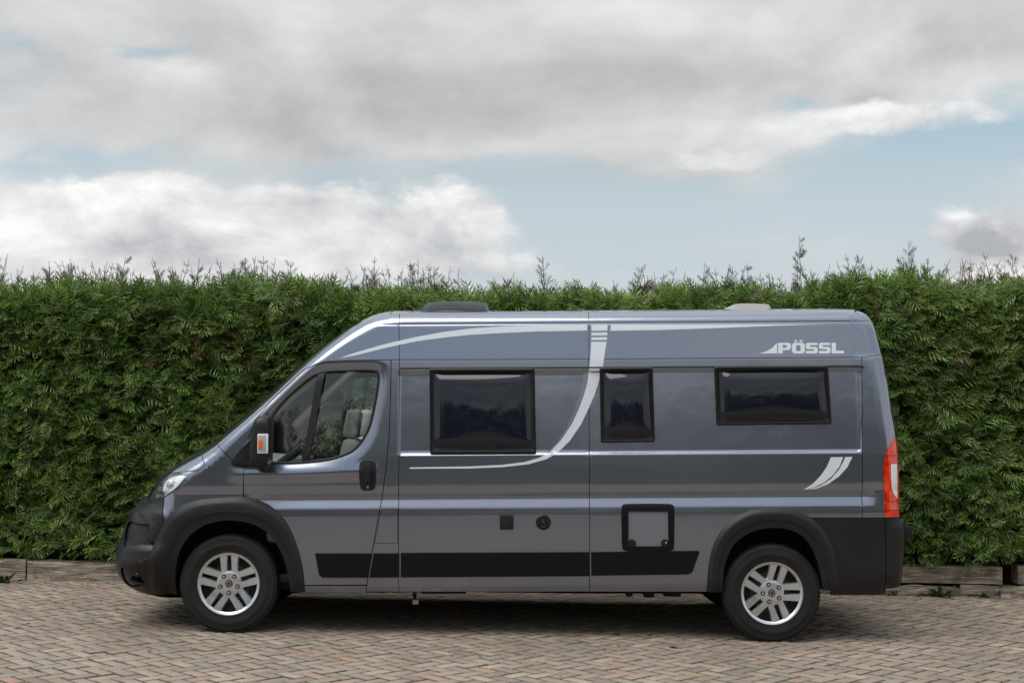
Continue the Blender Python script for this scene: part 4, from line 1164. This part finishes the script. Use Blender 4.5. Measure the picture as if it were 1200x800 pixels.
decal([(889.3, 414), (910.7, 414), (910.7, 401.5), (904, 408.3), (896.5, 412.2)], 'decal_white', 'logo_wedge', .002)

# ---------------- caps and hatches on the side
def flat_pt(px, py, o_=0.0):
    c_ = sxz(px, py); return place(np.array([c_[0]]), np.array([c_[1]]), surf(np.array([c_[0]]), np.array([c_[1]])) + o_, -1)[0]
bm = rbox(flat_pt(593.7, 611.6, .004), (.102, .018, .108), .006); bm_obj('socket_cap', bm, 'plastic', van, True, 50)
bm = lathe_y([(.001, -.010), (.017, -.012), (.022, -.010), (.025, -.006), (.040, -.010), (.052, -.010), (.056, -.004), (.056, .004)], 32)
bmesh.ops.translate(bm, verts=bm.verts, vec=flat_pt(636.8, 611.7)); fc = bm_obj('water_filler', bm, 'plastic_gloss', van, True, 30)
bm = lathe_y([(.001, -.0165), (.009, -.0165), (.012, -.012)], 16); bmesh.ops.translate(bm, verts=bm.verts, vec=flat_pt(636.8, 612)); bm_obj('filler_lock', bm, 'dark_metal', fc)
for s in (-1, 1):
    bm = rbox(flat_pt(636.8 + s * 7, 613, .006), (.022, .012, .008), .002); bm_obj('filler_lug', bm, 'dark_metal', fc)
HATCH_O = smooth_closed(poly([(728.3, 596), (731, 590.6), (745, 589.8), (775, 589.8), (787, 590.6), (789.8, 596), (790, 620), (789.5, 640), (786, 644.6), (770, 645.3), (745, 645.3), (732, 644.6), (729, 640), (728.5, 620)]), 5)
HATCH_I = poly([(736, 598.5), (783, 598.5), (783.5, 634), (783.5, 640), (736, 640)])
ht = panel('service_hatch', HATCH_O, 'moulding', van, -1, [HATCH_I], 0, off=.016, flange=.02)
panel('hatch_door', HATCH_I, 'flap_grey', ht, -1, gap=.004, off=.006, flange=.01)
for (a, b_) in ((740.5, 636), (779, 636)):
    bm = lathe_y([(.001, -.012), (.026, -.012), (.030, -.004), (.030, .004)], 20); bmesh.ops.translate(bm, verts=bm.verts, vec=flat_pt(a, b_, .010)); lk = bm_obj('hatch_lock', bm, 'plastic', ht, True, 40)
bm = lathe_y([(.001, -.0155), (.007, -.0155), (.008, -.010)], 12); bmesh.ops.translate(bm, verts=bm.verts, vec=flat_pt(780, 635, .010)); bm_obj('key_barrel', bm, 'chrome', ht)

# ---------------- lamps
for side in (-1, 1):
    tl = panel('tail_lamp', LAMP, 'red_lens', van, side, [], .002, off=.004, flange=.02)
    panel('reversing_lens', poly([(1044.3, 543.5), (1052.6, 543.3), (1053.0, 560), (1052.9, 584), (1049, 580), (1045.3, 573), (1044.5, 560)]), 'lamp_white', tl, side, gap=0, off=.006, flange=.004)
    for zz_ in (533, 543, 586.5, 597):
        panel('lens_rib', poly([(1036.6, zz_), (1070, zz_), (1070, zz_ + 1.0), (1036.6, zz_ + 1.0)]), 'red_dark', tl, side, gap=0, off=.0052, flange=0)
    for (a, b_) in ((577, 586), (590, 600)):
        panel('lamp_slot', poly([(1037, a), (1038.6, a), (1038.6, b_), (1037, b_)]), 'seal', tl, side, gap=0, off=.0055, flange=0)
    hl = panel('headlight', HEADL, 'interior_dark', van, side, [], .001, off=-.012, flange=0)
    panel('reflector', smooth_closed(poly([(190, 581), (189, 570), (195, 561), (209, 557), (221, 556.5), (213, 565), (201, 575)]), 3), 'lamp_refl', hl, side, gap=0, off=-.004, flange=.006)
    c0 = sxz(200, 568.5); pc = place(np.array([c0[0]]), np.array([c0[1]]), surf(np.array([c0[0]]), np.array([c0[1]])) + .0, side)[0]
    bm = lathe_y([(.001, -.006), (.022, -.004), (.030, .0), (.034, -.002), (.038, .0)], 20); bmesh.ops.translate(bm, verts=bm.verts, vec=pc); bm_obj('projector', bm, 'chrome', hl, True, 40)
    panel('turn_lens', poly([(216, 560), (227, 555.5), (215, 566.5), (203, 575)]), 'seal', hl, side, gap=0, off=.000, flange=0)
    panel('lamp_cover', HEADL, 'lamp_glass', hl, side, gap=.002, off=.003, flange=0)
    panel('lamp_brow', poly([(209, 553.4), (232.5, 551.3), (222, 561), (218, 563), (222, 557.5), (215, 556.2)]), 'paint', hl, side, gap=0, off=.006, flange=0)
    # recesses of the bumper and a bright lip
    panel('bumper_vent', VENT, 'seal', van, side, gap=0, off=-.03, flange=0)
    panel('fog_recess', FOGR, 'plastic_gloss', van, side, gap=0, off=-.018, flange=0)
    panel('bumper_lip', poly([(146, 681), (155, 681.5), (164, 684), (163.5, 686.5), (154, 686.5), (149, 684.5)]), 'plastic', van, side, gap=0, off=.02, flange=.03)
    c0 = sxz(159.5, 673.5); pc = place(np.array([c0[0]]), np.array([c0[1]]), surf(np.array([c0[0]]), np.array([c0[1]])) - .005, side)[0]
    bm = bmesh.new(); bmesh.ops.create_uvsphere(bm, u_segments=12, v_segments=8, radius=.02); bmesh.ops.translate(bm, verts=bm.verts, vec=pc); bm_obj('fog_lamp', bm, 'dark_metal', van, True)
# tow bracket / rear step stub
bm = rbox(vp(1058, 622, .45), (.06, .30, .10), .01); bm_obj('rear_step', bm, 'plastic', van, True, 50)

# ---------------- door mirror
def mirror(side):
    root = empty('door_mirror'); root.parent = van
    def mp(px, py, Y):
        p_ = vp(px, py, Y); return np.array([p_[0], p_[1] if side < 0 else -p_[1], p_[2]])
    # housing: section rings from the door outwards, rounded
    rings, nseg = [], 20
    secs = [(-.02, .55), (-.045, .86), (-.08, .97), (-.14, 1.0), (-.19, .98), (-.225, .90), (-.243, .72), (-.250, .40)]
    bm = bmesh.new()
    cx, cy = 305.5, 517.5; hw, hh_ = 11.8, 30.5
    for (Y, s_) in secs:
        ring = []
        for k in range(nseg):
            a = 2 * math.pi * k / nseg; ex = .45
            ux = math.copysign(abs(math.cos(a)) ** ex, math.cos(a)); uz = math.copysign(abs(math.sin(a)) ** ex, math.sin(a))
            base_p = mp(cx, cy, -.2)
            ring.append(bm.verts.new((base_p[0] + ux * hw / 161 * (s_ ** .6) * (1 - .10 * uz) + .012 * uz, mp(cx, cy, Y)[1], base_p[2] + uz * hh_ / 161 * s_ ** .5)))
        rings.append(ring)
    for A, B in zip(rings, rings[1:]):
        for k in range(nseg): bm.faces.new((A[k], A[(k + 1) % nseg], B[(k + 1) % nseg], B[k]))
    bm.faces.new(rings[0]); bm.faces.new(rings[-1])
    bm_obj('mirror_housing', bm, 'plastic', root, True, 45)
    # triangular foot on the door
    bm = bmesh.new(); P2 = [(270.5, 545.5), (269.8, 541), (281, 525), (292, 512), (300, 516), (302, 546)]
    a_ = [bm.verts.new(mp(p[0], p[1], .02)) for p in P2]; b2 = [bm.verts.new(mp(p[0], p[1] + (2 if i > 1 and i < 5 else 0), -.06)) for i, p in enumerate(P2)]
    for k in range(6): bm.faces.new((a_[k], a_[(k + 1) % 6], b2[(k + 1) % 6], b2[k]))
    bm.faces.new(a_[::-1]); bm.faces.new(b2)
    bmesh.ops.bevel(bm, geom=list(bm.edges), offset=.012, segments=2, affect='EDGES')
    bm_obj('mirror_foot', bm, 'plastic', root, True, 50)
    bm = tube([mp(292, 536, -.02), mp(300, 534, -.06), mp(305, 532, -.10)], [.04, .035, .04], 10); bm_obj('mirror_arm', bm, 'plastic', root, True)
    # side repeater
    c0 = mp(308, 519.5, -.251)
    bm = rbox(c0, (.078, .014, .142), .006); bm_obj('repeater', bm, 'lamp_white', root, True, 50)
    c1 = mp(307, 519.5, -.2585)
    bm = rbox(c1, (.056, .006, .120), .003); rp = bm_obj('repeater_glass', bm, 'trim_grey', root, True, 50)
    c1 = mp(305, 520, -.2625)
    bm = rbox(c1, (.030, .006, .066), .003); bm_obj('repeater_amber', bm, 'orange_lens', root, True, 50)
    # mirror glass on its rear face
    c2 = mp(cx, cy, -.14); bm = rbox((c2[0] + hw / 161 - .004, c2[1], c2[2]), (.012, .17, .30), .004); bm_obj('mirror_glass', bm, 'chrome', root)
    return root
mirror(-1); mirror(1)

# ---------------- roof lights
def roof_dome(x0, x1, y0, y1, z, h, material, rim, name, front=.12):
    root = empty(name); root.parent = van
    nx, ny = 16, 14; V = []
    for j in range(ny + 1):
        for i in range(nx + 1):
            u, v = i / nx, j / ny
            du = min(u / front, 1, (1 - u) / .07); dv = min(v, 1 - v) / .10
            s_ = (1 - (1 - min(du, 1)) ** 2) * (1 - (1 - min(dv, 1)) ** 2)
            V.append((x0 + (x1 - x0) * u, y0 + (y1 - y0) * v, z + .004 + h * (.0 + .84 * s_ + .16 * s_ * math.sin(math.pi * min(1, u * .95)))))
    f = [(j * (nx + 1) + i, j * (nx + 1) + i + 1, (j + 1) * (nx + 1) + i + 1, (j + 1) * (nx + 1) + i) for j in range(ny) for i in range(nx)]
    mesh_obj('dome', V, np.array(f), material, root, smooth=True)
    bm = bmesh.new()
    for (a, b_, c_, d) in ((x0 - .02, x1 + .02, y0 - .02, y0 + .02), (x0 - .02, x1 + .02, y1 - .02, y1 + .02), (x0 - .02, x0 + .02, y0 + .021, y1 - .021), (x1 - .02, x1 + .02, y0 + .021, y1 - .021)):
        rbox(((a + b_) / 2, (c_ + d) / 2, z - .02), (b_ - a, d - c_, .05), .01, None, bm)
    bm_obj('rim', bm, rim, root)
    return root
def roof_at(px, py, Y): return vp(px, py, Y)
a, b_, c_ = roof_at(491, 366, .45), roof_at(574.5, 366, .45), roof_at(540, 351.5, .45)
zr = roof_at(532, 366.5, .45)[2]
roof_dome(a[0], b_[0], .45 - YC, .45 - YC + .95, zr, c_[2] - zr - .004, 'acrylic', 'trim_grey', 'roof_light')
a, b_, c_ = roof_at(847, 364, .75), roof_at(906, 364, .75), roof_at(885, 356, .75)
zr = roof_at(880, 364.5, .75)[2]
roof_dome(a[0], b_[0], .75 - YC, .75 - YC + .45, zr, c_[2] - zr + .004, 'vent_white', 'vent_white', 'roof_vent', .35)

# ---------------- cab interior
def cabbox(name, c_, s, material, bev=.03, roty=0.0, parent=van):
    bm = rbox(c_, s, bev, Matrix.Rotation(roty, 3, 'Y'), seg=3); return bm_obj(name, bm, material, parent, True, 50)
d0 = vp(330, 545, .5)
cabbox('dashboard', (d0[0] - .12, 0, d0[2] - .14), (.55, 1.72, .30), 'interior_dark', .06, .12)
cabbox('dashboard_top', (d0[0] - .22, 0, d0[2] + .02), (.40, 1.66, .06), 'trim_grey', .03, .10)
cabbox('cab_floor', (-1.35, 0, .42 - vloc[2]), (1.6, 1.75, .06), 'interior_dark', .01)
cabbox('dark_screen', (-.62, 0, 1.30 - vloc[2]), (.05, 1.78, 1.75), 'interior_dark', .01)  # added dark sheet standing in for the dim open interior behind
for yy2 in (-.48, .48):
    st = empty('cab_seat'); st.parent = van
    sx0 = vp(390, 540, .5)[0]
    cabbox('cushion', (sx0 - .22, yy2, d0[2] - .50), (.52, .50, .16), 'fabric', .05, 0, st)
    cabbox('backrest', (sx0 + .10, yy2, d0[2] - .12), (.15, .48, .66), 'fabric', .06, .22, st)
    cabbox('headrest', (sx0 + .15, yy2, d0[2] + .32), (.11, .28, .22), 'fabric', .045, .18, st)
    cabbox('pedestal', (sx0 - .18, yy2, d0[2] - .75), (.40, .40, .36), 'interior_dark', .02, 0, st)
# steering wheel
sw = vp(372, 512, .55)
ring = []
for k in range(25):
    a = 2 * math.pi * k / 24; q = Matrix.Rotation(rad(-58), 3, 'Y') @ Vector((.19 * math.cos(a), .19 * math.sin(a), 0)); ring.append((sw[0] + q.x, sw[1] + q.y, sw[2] + q.z))
bm = tube(ring, .016, 8); st = bm_obj('steering_wheel', bm, 'interior_dark', van, True)
bm = rbox(sw, (.05, .15, .12), .02, Matrix.Rotation(rad(32), 3, 'Y')); bm_obj('wheel_boss', bm, 'interior_dark', st, True, 50)
bm = tube([tuple(sw), (sw[0] - .35, sw[1], sw[2] - .25)], .035, 8); bm_obj('steering_column', bm, 'interior_dark', van)
# inner pillar trims
for s in (-1, 1):
    L = [sxz(292, 500), sxz(330, 464), sxz(372, 428), sxz(400, 408)]
    pts = [(q[0] + .03, s * (.86 if q[1] < 1.9 else .80), q[1] - .02 + K * q[0] - vloc[2]) for q in L]
    bm = tube(pts, .035, 8); bm_obj('pillar_trim', bm, 'trim_grey', van, True)
tag(van, 'dark grey metallic camper van with white swoosh stripes and smoked side windows', 'camper van')

# ================================================================== TREES ACROSS THE LANE (mirrored in the van's glass and paint)
def tree_meshes(seed, h):
    r = np.random.default_rng(seed)
    bm = tube([(0, 0, -.3), (.05, 0, h * .3), (-.05, .05, h * .6), (0, 0, h * .9)], [.22, .17, .10, .03], 8)
    for k in range(9):
        a = r.uniform(0, 6.28); z = h * r.uniform(.2, .7); L = h * .28
        tube([(0, 0, z), (math.cos(a) * L * .5, math.sin(a) * L * .5, z + L * .25), (math.cos(a) * L, math.sin(a) * L, z + L * .6)], [.06, .04, .015], 5, bm)
    trunk = bm_obj('trunk', bm, 'twig')
    nn = 2600; cl_ = r.normal(0, 1, (26, 3)); cl_ /= np.linalg.norm(cl_, axis=1, keepdims=True)
    cen = np.array([0, 0, h * .50]) + cl_ * np.array([h * .32, h * .32, h * .42]) * r.uniform(.45, 1, (26, 1))
    P = cen[r.integers(26, size=nn)] + r.normal(0, 1, (nn, 3)) * h * .075
    D = P - np.array([0, 0, h * .5]) + r.normal(0, .8, (nn, 3)); NRm = r.normal(0, 1, (nn, 3)) + [0, 0, .6]
    Cc = np.array([.05, .08, .025]) * r.uniform(.6, 1.4, (nn, 1))
    V, Fc, T = scatter(P, D, NRm, r.uniform(.35, .6, nn), Cc, FR[1:2])
    crown = mesh_obj('crown', V, Fc, 'conifer', tint=T)
    return trunk, crown
tr = np.random.default_rng(5)
spots = [(-22 + 2.95 * k + tr.uniform(-.5, .5), -27 - tr.uniform(0, 3), tr.uniform(6.4, 8.0)) for k in range(16)]
protos = [tree_meshes(61, 7.0), tree_meshes(62, 7.0)]
for k, (x, y, h) in enumerate(spots):
    root = empty('broadleaf_tree', (x, y, -.35)); root.scale = (h / 7,) * 3; root.rotation_euler = (0, 0, k * 1.3)
    for src in protos[k % 2]:
        o = src if k < 2 else src.copy()
        if k >= 2: COL.objects.link(o)
        o.parent = root
    tag(root, 'leafy green tree across the lane, opposite the side of the van', 'tree', 'trees across the lane')
